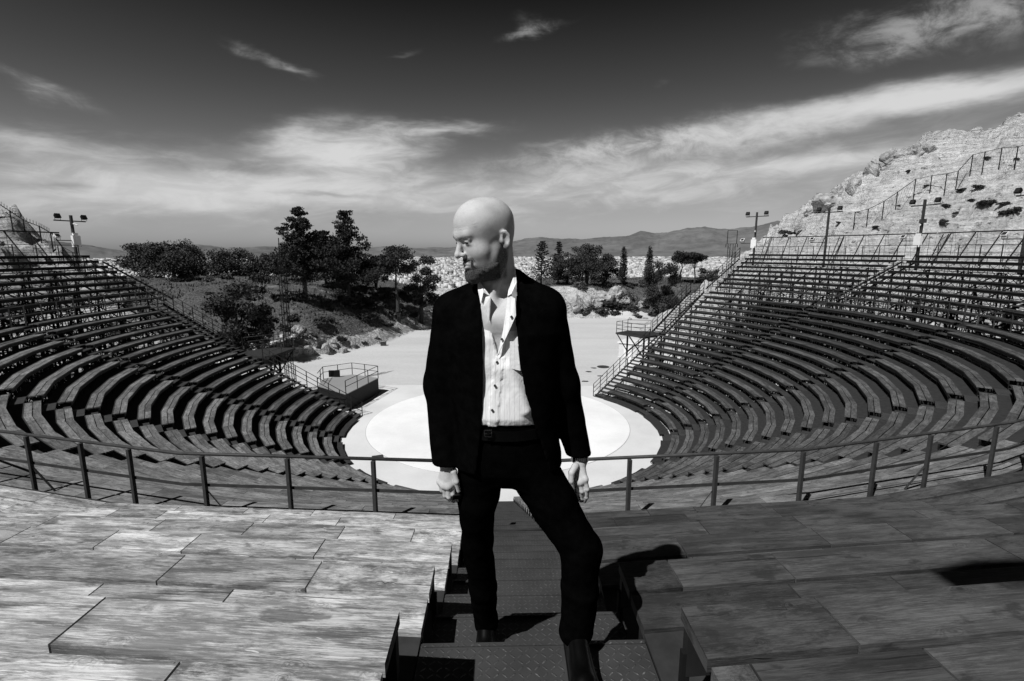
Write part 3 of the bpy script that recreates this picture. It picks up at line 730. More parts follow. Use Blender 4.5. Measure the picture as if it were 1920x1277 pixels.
# guard rail and outward leaning screen behind the top row
TZ = 8.016 + .3815 * 8
for j in range(9):
    B = Block(AU, j); B.w0 = B.w1 = 0.0
    root = empty('back_screen', (*B.pos(33.2, B.mid), TZ)); off = Vector(root.location)
    def W(r, a, z): return Vector((*B.pos(r, a), z)) - off
    a0, a1 = B.a0, B.a1; n = int(round((a1 - a0) * 33 / 1.55))
    mb = MB(); B.strip(mb, 32.75, 33.3, TZ - .05, TZ)
    mb.v = [(x - off.x, y - off.y, z - off.z) for x, y, z in mb.v]; mb.build('platform', 'steel_deck', root)
    for nm, z in (('handrail', TZ + 1.15), ('mid_rail', TZ + .62), ('mid_rail', TZ + .12)):
        mb = MB(); ts = [a0 + .002] + B.t[1:-1] + [a1 - .002]
        for p, q in zip(ts[:-1], ts[1:]): mb.bar(W(33.2, p, z), W(33.2, q, z), 0.04 if nm == 'handrail' else .025)
        mb.build(nm, 'steel', root)
    mb = MB()
    for p, q in zip(ts[:-1], ts[1:]): mb.bar(W(34.9, p, TZ + 2.1), W(34.9, q, TZ + 2.1), 0.09)
    mb.build('top_beam', 'steel', root)
    for i in range(n + 1):
        a = a0 + .003 + (a1 - a0 - .006) * i / n; x, y, _ = W(33.2, a, TZ); post('post', root, x, y, 0, 1.15, 'steel', 0.045, a)
    n2 = int(round((a1 - a0) * 33 / 1.6))
    for i in range(n2):
        a = a0 + (a1 - a0) * (i + .3) / n2; mb = MB(); mb.bar(W(33.25, a, TZ - .3), W(34.9, a + .004, TZ + 2.1), 0.06); mb.build('strut', 'steel', root)
    mb = MB()
    for i in range(n2):
        a = a0 + (a1 - a0) * (i + .3) / n2; b = a + (a1 - a0) * .9 / n2; mb.bar(W(33.25, a, TZ + .1), W(34.9, min(b, a1), TZ + 2.1), 0.012); mb.bar(W(34.9, a, TZ + 2.1), W(34.9, a, TZ - 1), 0.02)
    # lattice gusset in the middle
    for am in (B.mid, a1 - .02):
        for s_ in (-1, 1):
            mb.bar(W(33.3, am + s_ * .006, TZ - 1.2), W(34.9, am + s_ * .006, TZ + 2.0), 0.05)
        for q in range(6):
            f, g = q / 6, (q + 1) / 6; s_ = 1 if q % 2 else -1
            mb.bar(W(33.3 + 1.6 * f, am + s_ * .006, TZ - 1.2 + 3.2 * f), W(33.3 + 1.6 * g, am - s_ * .006, TZ - 1.2 + 3.2 * g), 0.025)
    mb.build('wires', 'steel', root)
    tag(root, 'railing and outward leaning strut screen behind the %s' % BLOCK[j], 'railing', 'screens behind the top row')

# ------------------------------------------------------------ helpers to set things down where the photo shows them
def at_z(px, py, z):
    d = px_dir(px, py); t = (z - CAM.z) / d.z; return CAM + d * t
def at_dist(px, dist, py=470):
    d = px_dir(px, py); t = dist / d.y; x, y = CAM.x + d.x * t, CAM.y + dist; return x, y
def on_terrain(px, py, t0=25, t1=260):
    d = px_dir(px, py); ts = np.linspace(t0, t1, 1400); X = CAM.x + d.x * ts; Y = CAM.y + d.y * ts; Zr = CAM.z + d.z * ts
    zt, _, _ = terrain_height(X, Y); k = np.where(zt > Zr)[0]
    i = int(k[0]) if len(k) else -1; return Vector((X[i], Y[i], zt[i]))
def rails(root, pts, hts, r=0.022, m='steel', nm='rail', base=None):
    for h in hts:
        mb = MB(); mb.tube([Vector(p) + Vector((0, 0, h)) for p in pts], r, 6); mb.build(nm if h < max(hts) else 'handrail', m, root, True)

# ------------------------------------------------------------ side stairs, landings, end railings
def frame_at(a, flip):
    """local frame: X outwards along the end of the seating, Y away from the seats"""
    ex = Vector((math.cos(R_(a)), math.sin(R_(a)), 0)); ey = Vector((-ex.y, ex.x, 0)) * (-1 if flip else 1); ez = Vector((0, 0, 1))
    return lambda X, Y, Z: tuple(ex * X + ey * Y + ez * Z)
def rail_thing(F, X0, Z0, X1, Z1, Y, n, label, grp='railings beside the end stairs'):
    root = empty('stair_railing', F(X0, Y, Z0)); o = Vector(root.location); P = lambda X, Z: Vector(F(X, Y, Z)) - o
    for h, nm in ((1.05, 'handrail'), (0.7, 'mid_rail'), (0.35, 'mid_rail')):
        mb = MB(); mb.tube([P(X0, Z0 + h), P(X1, Z1 + h)], 0.022, 6); mb.build(nm, 'steel', root, True)
    for i in range(n + 1):
        f = i / n; p = P(X0 + (X1 - X0) * f, Z0 + (Z1 - Z0) * f); post('post', root, p.x, p.y, p.z - .25, p.z + 1.05, 'steel', 0.05)
    tag(root, label, 'railing', grp)
def end_works(a, flip, side):
    F = frame_at(a, flip)
    rail_thing(F, 10.3, G0, 17.6, 3.95, 1.13, 9, 'railing up the end stairs of the lower tier on the %s' % side)
    rail_thing(F, 26.9, 8.1, 32.8, TZ, 1.13, 7, 'railing up the end stairs of the upper tier on the %s' % side)
    # access stair from the landing to the walkway
    root = empty('access_stairs', F(20.2, 2.0, 4.3)); o = Vector(root.location)
    n = 19
    for i in range(n):
        f = i / (n - 1); X = 20.3 + 6.2 * f; Z = 4.4 + 3.5 * f; mb = MB()
        mb.hexa([Vector(F(x, y, z)) - o for z in (Z - .03, Z) for x, y in ((X - .16, 1.35), (X + .16, 1.35), (X + .16, 2.75), (X - .16, 2.75))]); mb.build('step', 'steel_deck', root)
    for y in (1.33, 2.77):
        mb = MB(); mb.bar(Vector(F(20.1, y, 4.15)) - o, Vector(F(26.6, y, 7.8)) - o, .03, .22); mb.build('stringer', 'steel', root)
    for (X, Z) in ((22.2, 5.3), (24.6, 6.6)):
        for y in (1.4, 2.7):
            p = F(X, y, 0); post('leg', root, p[0] - o.x, p[1] - o.y, hz(p[0], p[1]) - o.z - .05, Z - o.z, 'steel_black', .09)
    tag(root, 'open steel stair climbing to the walkway at the %s end' % side, 'stairs', 'access stairs')
    for y in (1.33, 2.77): rail_thing(F, 20.3, 4.35, 26.5, 7.85, y, 8, '%s railing of the %s access stair' % ('inner' if y < 2 else 'outer', side))
    root = empty('landing', F(18.7, 3.0, 4.3)); o = Vector(root.location); mb = MB()
    pl_ = [(17.2, 1.3), (20.3, 1.3), (20.3, 2.9), (18.9, 4.6), (17.2, 4.6)]
    pts = [Vector(F(x, y, 0)) - Vector((o.x, o.y, 0)) for x, y in pl_]
    if flip: pts = pts[::-1]
    mb.poly([(p.x, p.y) for p in pts], -.16, 0.0); mb.build('deck', 'steel_deck', root)
    for (x, y) in ((17.3, 1.5), (18.2, 4.0), (20.1, 1.6), (19.9, 2.8)):
        p = F(x, y, 0); post('leg', root, p[0] - o.x, p[1] - o.y, G0 - o.z - .05, -.15, 'steel_black', .14)
    for (x, y, x2, y2) in ((17.3, 4.5, 18.2, 3.9), (18.2, 4.0, 17.3, 1.5), (17.3, 1.5, 18.2, 4.0), (20.1, 1.6, 17.3, 1.5)):
        mb = MB(); mb.bar(Vector(F(x, y, 4.15)) - o, Vector(F(x2, y2, 2.4)) - o, .08); mb.build('brace', 'steel_black', root)
    loop = [(17.25, 1.4), (17.25, 4.55), (18.9, 4.55), (20.25, 2.9)]
    for h, nm in ((1.05, 'handrail'), (.7, 'mid_rail'), (.35, 'mid_rail')):
        mb = MB(); mb.tube([Vector(F(x, y, 4.3 + h)) - o for x, y in loop], .022, 6); mb.build(nm, 'steel_rail', root, True)
    for (x, y) in ((17.25, 1.4), (17.25, 2.9), (17.25, 4.55), (18.1, 4.55), (18.9, 4.55), (20.25, 2.9)):
        p = F(x, y, 0); post('post', root, p[0] - o.x, p[1] - o.y, -.05, 1.05, 'steel_rail', .05)
    tag(root, 'railed steel landing on legs at the %s end of the stands' % side, 'platform', 'stair landings')
end_works(39.75, False, 'right'); end_works(-187.8, True, 'left')

# ------------------------------------------------------------ floodlight poles
def floodlight(root, loc, rz, tilt, m='steel_black', big=1):
    e = empty('floodlight', loc, rz); e.parent = root; e.scale = (big, big, big)
    mb = MB(); mb.hexa([(-.19, -.10, -.14), (.19, -.10, -.14), (.15, .12, -.10), (-.15, .12, -.10), (-.19, -.10, .2), (.19, -.10, .2), (.15, .12, .14), (-.15, .12, .14)])
    h = mb.build('housing', m, e); h.rotation_euler.x = tilt; h.location.z = .24
    g = MB(); g.box(0, -.105, .03, .30, .012, .26); gl = g.build('lens', 'glass_dark', h)
    b = MB(); b.bar((-.2, 0, 0), (-.2, 0, .26), .03, .012); b.bar((.2, 0, 0), (.2, 0, .26), .03, .012); b.bar((-.2, 0, 0), (.2, 0, 0), .03, .012); b.build('bracket', 'steel_black', e)
def light_pole(a, r, ztop, label, arm=1.15, box=True, low=True, extra=False, big=1):
    x, y = r * math.cos(R_(a)), r * math.sin(R_(a)); root = empty('light_pole', (x, y, TZ), R_(a + 90)); H = ztop - TZ
    mb = MB(); mb.box(0, 0, H / 2 - .4, .15, .15, H + .8); mb.build('mast', 'steel_rail', root)
    mb = MB(); mb.box(0, -.13, H - .42, 2 * arm, .06, .08); mb.build('crossarm', 'steel_rail', root)
    for s_ in (-1, 1): floodlight(root, (s_ * (arm - .2), .0, H - .38), math.pi, R_(-25), big=big)
    if box:
        mb = MB(); mb.box(0, .18, 1.45, .55, .22, .85); mb.box(0.02, .18, 1.98, .3, .2, .18); mb.build('junction_box', 'white_paint', root)
        mb = MB(); mb.tube([(0, .12, 2.75), (-.12, .38, 2.66)], .05, 8); mb.build('security_camera', 'white_paint', root)
    if low:
        mb = MB(); mb.box(.75 * low, .1, 1.5, 1.3, .05, .06); mb.build('side_arm', 'steel', root)
        floodlight(root, (1.25 * low, .1, 1.55), math.pi, R_(-40), 'white_paint')
    if extra:
        mb = MB(); mb.box(-.2, .2, 3.0, .5, .12, .3); mb.build('panel', 'steel_rail', root)
    tag(root, label, 'light pole', 'floodlight poles round the rim')
light_pole(39.8, 33.6, 15.7, 'floodlight pole with white box at the right end of the top row', low=1)
light_pole(27.9, 33.6, 15.7, 'plain twin floodlight pole without a white box', box=False, low=1)
light_pole(14.4, 33.6, 15.7, 'floodlight pole with white box against the rock at the right', low=1, extra=True)
light_pole(1.9, 33.6, 15.75, 'floodlight pole cut by the right edge of the picture', low=1, box=False)
light_pole(167.5, 33.6, 14.45, 'floodlight pole at the left end of the top row', low=1)
light_pole(-88.9, 33.3, 15.6, 'floodlight pole behind the photographer', arm=.68, low=0, big=1.5)

# ------------------------------------------------------------ lattice masts
def lattice_mast(x, y, z0, z1, w, label, uframe):
    root = empty('lattice_mast', (x, y, z0)); H = z1 - z0
    for sx, sy in ((-1, -1), (1, -1), (1, 1), (-1, 1)):
        post('upright', root, sx * w / 2, sy * w / 2, 0, H, 'steel_black', .045)
    mb = MB(); z = 0; k = 0
    c = [(-w / 2, -w / 2), (w / 2, -w / 2), (w / 2, w / 2), (-w / 2, w / 2)]
    while z < H - w:
        for i in range(4):
            p, q = c[i], c[(i + 1) % 4]; mb.bar((*p, z), (*q, z), .02)
            mb.bar((*(p if (k + i) % 2 else q), z), (*(q if (k + i) % 2 else p), z + w * 1.3), .018)
        z += w * 1.3; k += 1
    mb.build('bracing', 'steel_black', root)
    if uframe:
        mb = MB(); f = .55
        mb.tube([(-f - .12, 0, H - .4), (-f - .12, 0, H - .02), (-f, 0, H), (-f, 0, H + 1.5), (f, 0, H + 1.5), (f, 0, H), (f + .12, 0, H - .02), (f + .12, 0, H - .4)], .04, 6); mb.bar((-f, 0, H), (f, 0, H), .04); mb.build('top_frame', 'steel_black', root)
    else:
        mb = MB(); mb.bar((-.1, 0, H), (-.1, 0, H + 1.2), .05); mb.bar((.1, 0, H), (.1, 0, H + .6), .05); mb.build('top_frame', 'steel_black', root)
        mb = MB(); mb.box(-.45, 0, H * .42, .25, .25, .22); mb.box(.45, 0, H * .42, .25, .25, .22); mb.bar((-.5, 0, H * .41), (.5, 0, H * .41), .04); mb.build('lamp_arm', 'white_paint', root)
    tag(root, label, 'mast')
lattice_mast(-17.7, 8.6, G0, 11.6, .42, 'thin lattice mast beside the left landing, in front of the pines', False)
x, y = at_dist(1370, 60); lattice_mast(x, y, 3.0, 12.6, .6, 'lattice mast with a U shaped frame on top behind the right stands', True)

# ------------------------------------------------------------ small railed platform left of the stage
def side_platform():
    root = empty('stage_platform', (-12.8, 6.5, G0)); ox, oy = -12.8, 6.5
    P = [(-11.5, 3.6), (-10.4, 8.4), (-12.9, 9.6), (-14.8, 8.1), (-14.4, 5.9)]
    L = [(x - ox, y - oy) for x, y in P]; H = 1.3
    mb = MB(); mb.poly(L, 0, H - .06); mb.build('side_panels', 'steel', root)
    mb = MB(); mb.poly(L, H - .055, H); mb.build('deck', 'deck_concrete', root)
    for i in (0, 1, 2, 3):
        p, q = L[i], L[i + 1]; n = max(2, int(math.hypot(q[0] - p[0], q[1] - p[1]) / 1.3))
        for h, nm in ((1.0, 'handrail'), (.55, 'mid_rail')):
            mb = MB(); mb.bar((*p, H + h), (*q, H + h), .035); mb.build(nm, 'steel', root)
        for k in range(n):
            f = k / n; post('post', root, p[0] + (q[0] - p[0]) * f, p[1] + (q[1] - p[1]) * f, H - .05, H + 1.0, 'steel', .05)
    mb = MB(); mb.box(-1.3, 2.2, H + .28, .9, .12, .55); mb.build('panel', 'steel_black', root)
    tag(root, 'small dark railed platform beside the stage floor on the left', 'platform')
side_platform()
# white hut, cabinet and marks on the yard
def hut():
    x, y = 13.6, 19.6; root = empty('service_hut', (x, y, G0), R_(-33))
    mb = MB(); mb.box(0, 0, 1.1, 3.2, 2.0, 2.2); mb.build('wall', 'hut_wall', root)
    mb = MB(); mb.box(0, 0, 2.26, 3.45, 2.25, .12); mb.build('roof', 'white_paint', root)
    mb = MB(); mb.box(-.6, -1.013, .95, .85, .03, 1.9); d = mb.build('door', 'white_paint', root)
    mb = MB(); mb.box(-.3, -1.05, .95, .04, .05, .12); mb.build('handle', 'steel', d)
    tag(root, 'low white hut under the right landing', 'hut')
    p = at_z(1166, 705, G0); root = empty('cabinet', (p.x, p.y, G0), R_(-25))
    mb = MB(); mb.box(0, 0, .9, .85, .45, 1.8); mb.build('body', 'hut_wall', root)
    mb = MB(); mb.box(0, 0, 1.83, .93, .53, .06); mb.build('top', 'white_paint', root)
    mb = MB(); mb.box(-.3, -.235, 1.0, .03, .03, .12); mb.build('handle', 'steel_black', root)
    tag(root, 'white metal cabinet standing on the gravel before the hut', 'cabinet')
    p = at_z(1130, 688, G0); mb = MB(); mb.lathe([(.62, 0), (.62, .03), (.5, .045), (.02, .045)], 28); o = mb.build('manhole_cover', 'steel_rail'); o.location = (p.x, p.y, G0); tag(o, 'round grey manhole cover in the gravel', 'manhole cover')
    p = at_z(707, 858, G0); mb = MB(); mb.box(0, 0, .04, .62, .42, .02); o = mb.build('drain_cover', 'steel_rail'); o.location = (p.x, p.y, G0 + .01); o.rotation_euler.z = R_(20); tag(o, 'small dark drain cover at the edge of the stage floor', 'drain cover')
    p = at_z(718, 648, G0); mb = MB(); mb.box(0, 0, .2, .6, .5, .4); mb.box(0, 0, .42, .66, .56, .04); o = mb.build('utility_box', 'steel_rail'); o.location = (p.x, p.y, G0); tag(o, 'small box on the gravel at the foot of the mound', 'box')
    rs = random.Random(4)
    for i, (px, py) in enumerate(((1103, 697), (1096, 715), (1124, 705), (1112, 690))):
        p = at_z(px, py, G0); mb = MB(); pts = [((.22 + rs.random() * .18) * math.cos(t), (.14 + rs.random() * .12) * math.sin(t)) for t in [k * math.pi / 5 for k in range(10)]]; mb.poly(pts, 0, .02)
        o = mb.build('gravel_stain', 'steel'); o.location = (p.x, p.y, G0 - .004); tag(o, kind='structure')
    for i, (px, py) in enumerate(((619, 779), (624, 777))):
        z = 0.8; p = at_z(px, py, z); root = empty('bottle', (p.x, p.y, z))
        mb = MB(); mb.lathe([(.034, 0), (.036, .02), (.036, .15), (.014, .2), (.014, .225)], 12); mb.build('body', 'white_paint', root, True)
        mb = MB(); mb.lathe([(.017, .222), (.017, .25), (.012, .252)], 10); mb.build('cap', 'white_paint', root)
        tag(root, '%s of two white bottles left on the lowest bench' % ('left hand one', 'right hand one')[i], 'bottle', 'bottles on the lowest bench')
hut()

# ------------------------------------------------------------ fences on the rock
def hill_fence(bots, H, label, coil=False):
    B = [on_terrain(*b) for b in bots]; root = empty('wire_fence', B[0]); o = B[0]
    for b in B: post('post', root, b.x - o.x, b.y - o.y, b.z - o.z - .3, b.z - o.z + H, 'steel', .07)
    for h in (H - .05, H * .5, .15):
        for p, q in zip(B[:-1], B[1:]):
            if h > H - .1: mb = MB(); mb.bar(p - o + Vector((0, 0, h)), q - o + Vector((0, 0, h)), .05); mb.build('top_rail', 'steel', root)
    mb = MB()
    for p, q in zip(B[:-1], B[1:]):
        L = (q - p).length; n = max(2, int(L / .5)); V3 = lambda f, h: p + (q - p) * f - o + Vector((0, 0, h))
        for k in range(n):
            mb.bar(V3(k / n, .1), V3((k + 1) / n, H * .5), .008); mb.bar(V3((k + 1) / n, .1), V3(k / n, H * .5), .008); mb.bar(V3(k / n, H * .5), V3((k + 1) / n, H - .05), .008); mb.bar(V3((k + 1) / n, H * .5), V3(k / n, H - .05), .008)
    mb.build('wire_mesh', 'steel', root)
    if coil:
        pts = []
        for p, q in zip(B[:-1], B[1:]):
            n = int((q - p).length / .28)
            for k in range(n * 6):
                f = k / (n * 6); t = k * math.pi / 3; c = p + (q - p) * f - o; pts.append(c + Vector((.1 * math.cos(t), 0, H + .1 + .22 * math.sin(t))))
        mb = MB(); mb.tube(pts, .012, 3); mb.build('barbed_coil', 'steel', root)
    tag(root, label, 'fence')
zz = lambda x, y: (1450 + x / 3.04, 200 + y / 3.04)
hill_fence([zz(*p) for p in ((450, 710), (525, 690), (613, 650), (690, 592), (790, 542), (885, 496), (968, 497), (1033, 475), (1108, 435), (1180, 400), (1275, 376), (1367, 362), (1428, 352))], 2.0, 'tall wire fence climbing the pale rock slope on the right')
hill_fence([(-40, 392), (-10, 410), (22, 430), (47, 446), (77, 458), (98, 470)], 1.6, 'wire fence with barbed coil on the rock at the left edge', True)

# ------------------------------------------------------------ vegetation
def leaf_cloud(name, clumps, n, size, m, seed, parent=None, flat=0.0, mesh_only=False):
    rs = np.random.RandomState(seed); C = np.array([c[:3] for c in clumps], float); Rr = np.array([c[3:6] for c in clumps], float)
    w = (Rr[:, 0] * Rr[:, 1] * Rr[:, 2]) ** .6; idx = rs.choice(len(clumps), n, p=w / w.sum())
    d = rs.normal(size=(n, 3)); d /= np.linalg.norm(d, axis=1)[:, None]; rad = rs.rand(n) ** 0.45 * (0.8 + .35 * rs.rand(n))
    P = C[idx] + d * rad[:, None] * Rr[idx]
    a = rs.normal(size=(n, 3)); a /= np.linalg.norm(a, axis=1)[:, None]; a[:, 2] *= (1 - flat); b = np.cross(a, rs.normal(size=(n, 3))); b /= np.linalg.norm(b, axis=1)[:, None] + 1e-9
    s = size * (0.5 + rs.rand(n))[:, None]
    V = np.stack([P - a * s * .5 - b * s * .22, P + a * s * .55, P + b * s * .5 - a * s * .1], 1).reshape(-1, 3); F = np.arange(3 * n).reshape(-1, 3)
    rnd = np.clip(rs.rand(len(clumps))[idx] * .6 + rs.rand(n) * .4, 0, 1)
    o = np_mesh(name, V, F, m, {'rnd': ('FACE', rnd)}, smooth=False, parent=parent); return o
def trunk_mesh(segs, parent, m='bark'):
    mb = MB()
    for pts, r0, r1 in segs:
        k = len(pts); mb.tube(pts, [r0 + (r1 - r0) * i / (k - 1) for i in range(k)], 7)
    return mb.build('trunk', m, parent, True)
def make_tree(kind, h, w, seed, lean=0.0):
    """a tree of height h and crown width w standing at its root Empty"""
    rr = random.Random(seed); root = empty(kind + '_tree', (0, 0, 0)); cl = []; segs = []
    if kind == 'pine':
        top = Vector((lean * h, 0, h * .97)); n = 7
        T = [Vector((lean * h * (i / n) ** 1.2 + rr.uniform(-.1, .1) * (i > 0), rr.uniform(-.1, .1) * (i > 0), h * .97 * i / n)) for i in range(n + 1)]; segs.append((T, .028 * h, .05))
        z = h * .24
        while z < h * .96:
            f = (z - h * .24) / (h * .72); R = w / 2 * (1.04 - f) ** .85 * rr.uniform(.6, 1.15) + .2; c = Vector((lean * z, 0, z)); k = rr.randint(3, 5); a0 = rr.uniform(0, 6.3)
            for i in range(k):
                a = a0 + 6.283 * i / k + rr.uniform(-.4, .4); rl = R * rr.uniform(.55, 1.05); e = c + Vector((rl * math.cos(a), rl * math.sin(a), rr.uniform(.1, .5)))
                segs.append(([c - Vector((0, 0, .3)), (c + e) / 2, e], .05, .02))
                for q in range(3):
                    u = rr.uniform(.45, 1.05); p = c + (e - c) * u + Vector((rr.uniform(-.3, .3), rr.uniform(-.3, .3), rr.uniform(0, .3))); s = rr.uniform(.42, .9) * (.28 + .72 * (1 - f)) * w / 5
                    cl.append((p.x, p.y, p.z, s, s, s * .5))
            cl.append((c.x, c.y, c.z, R * .38, R * .38, .45)); z += rr.uniform(.45, .75)
        cl.append((top.x, top.y, h * .97, .25, .25, .5)); trunk_mesh(segs, root); leaf_cloud('crown', cl, int(9500 * min(1.6, w * h / 50)), .30, 'needles', seed, root)
    elif kind == 'umbrella_pine':
        T = [Vector((lean * h * i / 5 + rr.uniform(-.12, .12) * (i > 0), 0, h * .8 * i / 5)) for i in range(6)]; segs.append((T, .03 * h, .06))
        for i in range(9):
            a = rr.uniform(0, 6.28); rl = w / 2 * rr.uniform(.3, .9); c = T[rr.randint(3, 5)]; e = Vector((lean * h + rl * math.cos(a), rl * math.sin(a), h * rr.uniform(.66, .95)))
            segs.append(([c, (c + e) / 2 + Vector((0, 0, -.1)), e], .06, .02)); s = w * rr.uniform(.16, .27); cl.append((e.x, e.y, e.z, s, s, s * .5))
            for q in range(2): cl.append((e.x + rr.uniform(-s, s), e.y + rr.uniform(-s, s), e.z + rr.uniform(-.2, .4), s * .6, s * .6, s * .35))
        trunk_mesh(segs, root); leaf_cloud('crown', cl, int(5200 * w / 5), .27, 'needles', seed, root)
    elif kind == 'cypress':
        segs.append(([Vector((0, 0, 0)), Vector((0, 0, h * .9))], .18, .04)); z = .5
        while z < h: f = z / h; r = w / 2 * math.sin(min(1, f * 3.2) * 1.57) * (1.04 - f) ** .42; cl.append((rr.uniform(-.08, .08), rr.uniform(-.08, .08), z, r, r, .5)); z += .3
        trunk_mesh(segs, root); leaf_cloud('crown', cl, 2600, .24, 'needles', seed, root)
    elif kind == 'fir':
        segs.append(([Vector((0, 0, 0)), Vector((.2, 0, h))], .2, .03)); z = .8
        while z < h:
            f = z / h; R = w / 2 * (1.08 - f) ** .8
            for i in range(6):
                a = rr.uniform(0, 6.28); rl = R * rr.uniform(.6, 1.15)
                for u in (.3, .55, .8, 1.0): cl.append((rl * u * math.cos(a) + .2 * f, rl * u * math.sin(a), z + u * rl * .35, .28 * (1.2 - u * .6), .28 * (1.2 - u * .6), .16))
            z += .42
        trunk_mesh(segs, root); leaf_cloud('crown', cl, 3800, .24, 'needles', seed, root)
    else:
        k = rr.randint(2, 3); ch = h * .30
        for i in range(k):
            a = rr.uniform(0, 6.28); e = Vector((w * .2 * math.cos(a), w * .2 * math.sin(a), h * .62)); segs.append(([Vector((0, 0, 0)), Vector((e.x * .3, e.y * .3, ch)), e], .035 * h, .06))
        n = int(16 + w * 2.5)
        for i in range(n):
            a = rr.uniform(0, 6.28); u = rr.random() ** .5; zf = rr.uniform(.28, 1.0); rad = w / 2 * u * math.sqrt(max(.05, 1 - ((zf - .6) / .55) ** 2)); s = rr.uniform(.12, .23) * w
            p = (rad * math.cos(a), rad * math.sin(a), h * zf - s * .4, s, s, s * .75); cl.append(p)
            if rr.random() < .5: segs.append(([Vector((0, 0, h * .35)), Vector((p[0] * .5, p[1] * .5, p[2] * .7)), Vector(p[:3])], .05, .015))
        trunk_mesh(segs, root); leaf_cloud('crown', cl, int(6500 * min(2.0, w * h / 30)), .26, 'olive_leaves', seed, root)
    return root
NAMES = {'pine': 'pine', 'umbrella_pine': 'pine', 'cypress': 'cypress', 'fir': 'fir', 'olive': 'tree'}
def put_tree(kind, px, dist, top, wpx, seed, label, lean=0.0, sink=.15):
    x, y = at_dist(px, dist); z = hz(x, y) - sink; d = px_dir(px, top); zt = CAM.z + d.z / d.y * dist; sc = FPX / (dist * math.cos(R_(PITCH)) + .001)
    t = make_tree(kind, zt - z, wpx / sc, seed, lean); t.location = (x, y, z)
    tag(t, label, 'tree', 'trees beyond the theatre'); return t
put_tree('olive', 272, 84, 458, 82, 1, 'bushy dark tree, leftmost of the row on the mound crest')
put_tree('olive', 318, 82, 454, 92, 2, 'broad dark tree, second from the left on the mound crest')
put_tree('olive', 362, 88, 462, 60, 3, 'slim dark tree, third from the left on the mound crest')
put_tree('olive', 420, 84, 469, 92, 4, 'round dark tree left of the tall pines, trunk showing')
put_tree('olive', 478, 86, 477, 60, 5, 'thin crowned tree just left of the lattice mast')
put_tree('olive', 515, 90, 474, 60, 6, 'dark tree tucked behind the lattice mast')
put_tree('pine', 566, 64, 386, 150, 7, 'tallest pine, leaning, the leftmost of the tall pair', -.02)
put_tree('pine', 607, 78, 432, 120, 8, 'shorter pine filling the gap between the tall pair')
put_tree('pine', 648, 72, 397, 150, 9, 'tall pointed pine, the right one of the tall pair')
put_tree('umbrella_pine', 742, 72, 464, 108, 10, 'spreading pine to the right of the tall pair', -.03)
put_tree('olive', 785, 78, 482, 60, 11, 'rounded dark tree near the pale boulders left of the man')
put_tree('olive', 700, 80, 478, 60, 111, 'small dark tree right of the tall pines')
put_tree('olive', 432, 50, 530, 100, 12, 'large leafy bush tree rising behind the left access stair')
put_tree('olive', 468, 52, 575, 60, 13, 'small leafy tree right behind the left access stair')
put_tree('fir', 1014, 100, 452, 58, 14, 'spiky fir just right of the man')
put_tree('fir', 1046, 106, 452, 38, 15, 'thin leaning fir behind the spiky one')
put_tree('olive', 1064, 100, 474, 66, 16, 'dark rounded tree between the fir and the broad tree')
put_tree('olive', 1100, 98, 457, 70, 17, 'broad dark tree with a pointed top right of the man')
put_tree('olive', 1136, 102, 478, 60, 18, 'dark tree left of the first cypress')
put_tree('cypress', 1169, 98, 463, 22, 19, 'slender cypress at the right end of the dark grove')
put_tree('cypress', 1218, 110, 463, 24, 20, 'lone cypress standing clear against the city')
put_tree('olive', 1245, 88, 492, 66, 21, 'rounded olive tree at the edge of the plateau')
put_tree('umbrella_pine', 1277, 108, 470, 66, 22, 'wind bent pine above the olive tree', .05)
put_tree('umbrella_pine', 1304, 104, 474, 44, 23, 'small umbrella pine with a bare trunk')
put_tree('olive', 1330, 100, 502, 36, 24, 'small bush tree beside the right access stair')

# shrubs
proto = []
for i in range(4):
    rr = random.Random(60 + i); root = empty('shrub', (0, 0, -50)); cl = []
    for k in range(9):
        a = rr.uniform(0, 6.28); u = rr.random() * .6; s = rr.uniform(.25, .45); cl.append((u * math.cos(a), u * math.sin(a), .15 + rr.random() * .45, s, s, s * .8))
    leaf_cloud('foliage', cl, 900, .2, 'olive_leaves' if i < 3 else 'scrub', 60 + i, root)
    mb = MB()
    for k in range(4): a = rr.uniform(0, 6.28); mb.tube([(0, 0, -.1), (.4 * math.cos(a), .4 * math.sin(a), .6)], .02, 4)
    mb.build('stem', 'bark', root); proto.append(root)
used = set()
def put_shrub(x, y, s, i, lab, grp):
    o = proto[i] if i not in used else copy_tree(proto[i]); used.add(i); o.location = (x, y, hz(x, y) - .1 * s); fl = random.uniform(.5, 1.0) if 'bush' not in lab[:16] else random.uniform(.5, .75); o.scale = (s * random.uniform(.8, 1.3), s, s * fl); o.rotation_euler.z = random.random() * 6.28; tag(o, lab, 'shrub', grp)
bpy.context.view_layer.update()
rs = random.Random(8)
for px, py, s in ((600, 608, 1.7), (612, 600, 1.3), (690, 575, 3.0), (665, 580, 2.4), (715, 560, 2.6), (740, 590, 2.2), (755, 560, 2.0), (690, 600, 2.6), (780, 560, 2.0), (650, 560, 2.0), (470, 550, 2.2), (520, 560, 1.6), (560, 560, 1.6), (585, 635, 1.2), (640, 640, 1.0), (775, 595, 1.4), (550, 600, 1.2), (725, 612, 1.3), (500, 600, 1.6), (540, 620, 1.4)):
    p = on_terrain(px, py, 38); put_shrub(p.x, p.y, s, rs.randint(0, 2), 'low dark scrub bush on the mound below the pines', 'shrubs on the mound')
for k in range(26):
    x = rs.uniform(-48, -17); y = rs.uniform(27, 58); put_shrub(x, y, rs.uniform(.7, 1.7), rs.choice([0, 1, 2, 3, 3]), 'low dark scrub bush on the mound below the pines', 'shrubs on the mound')
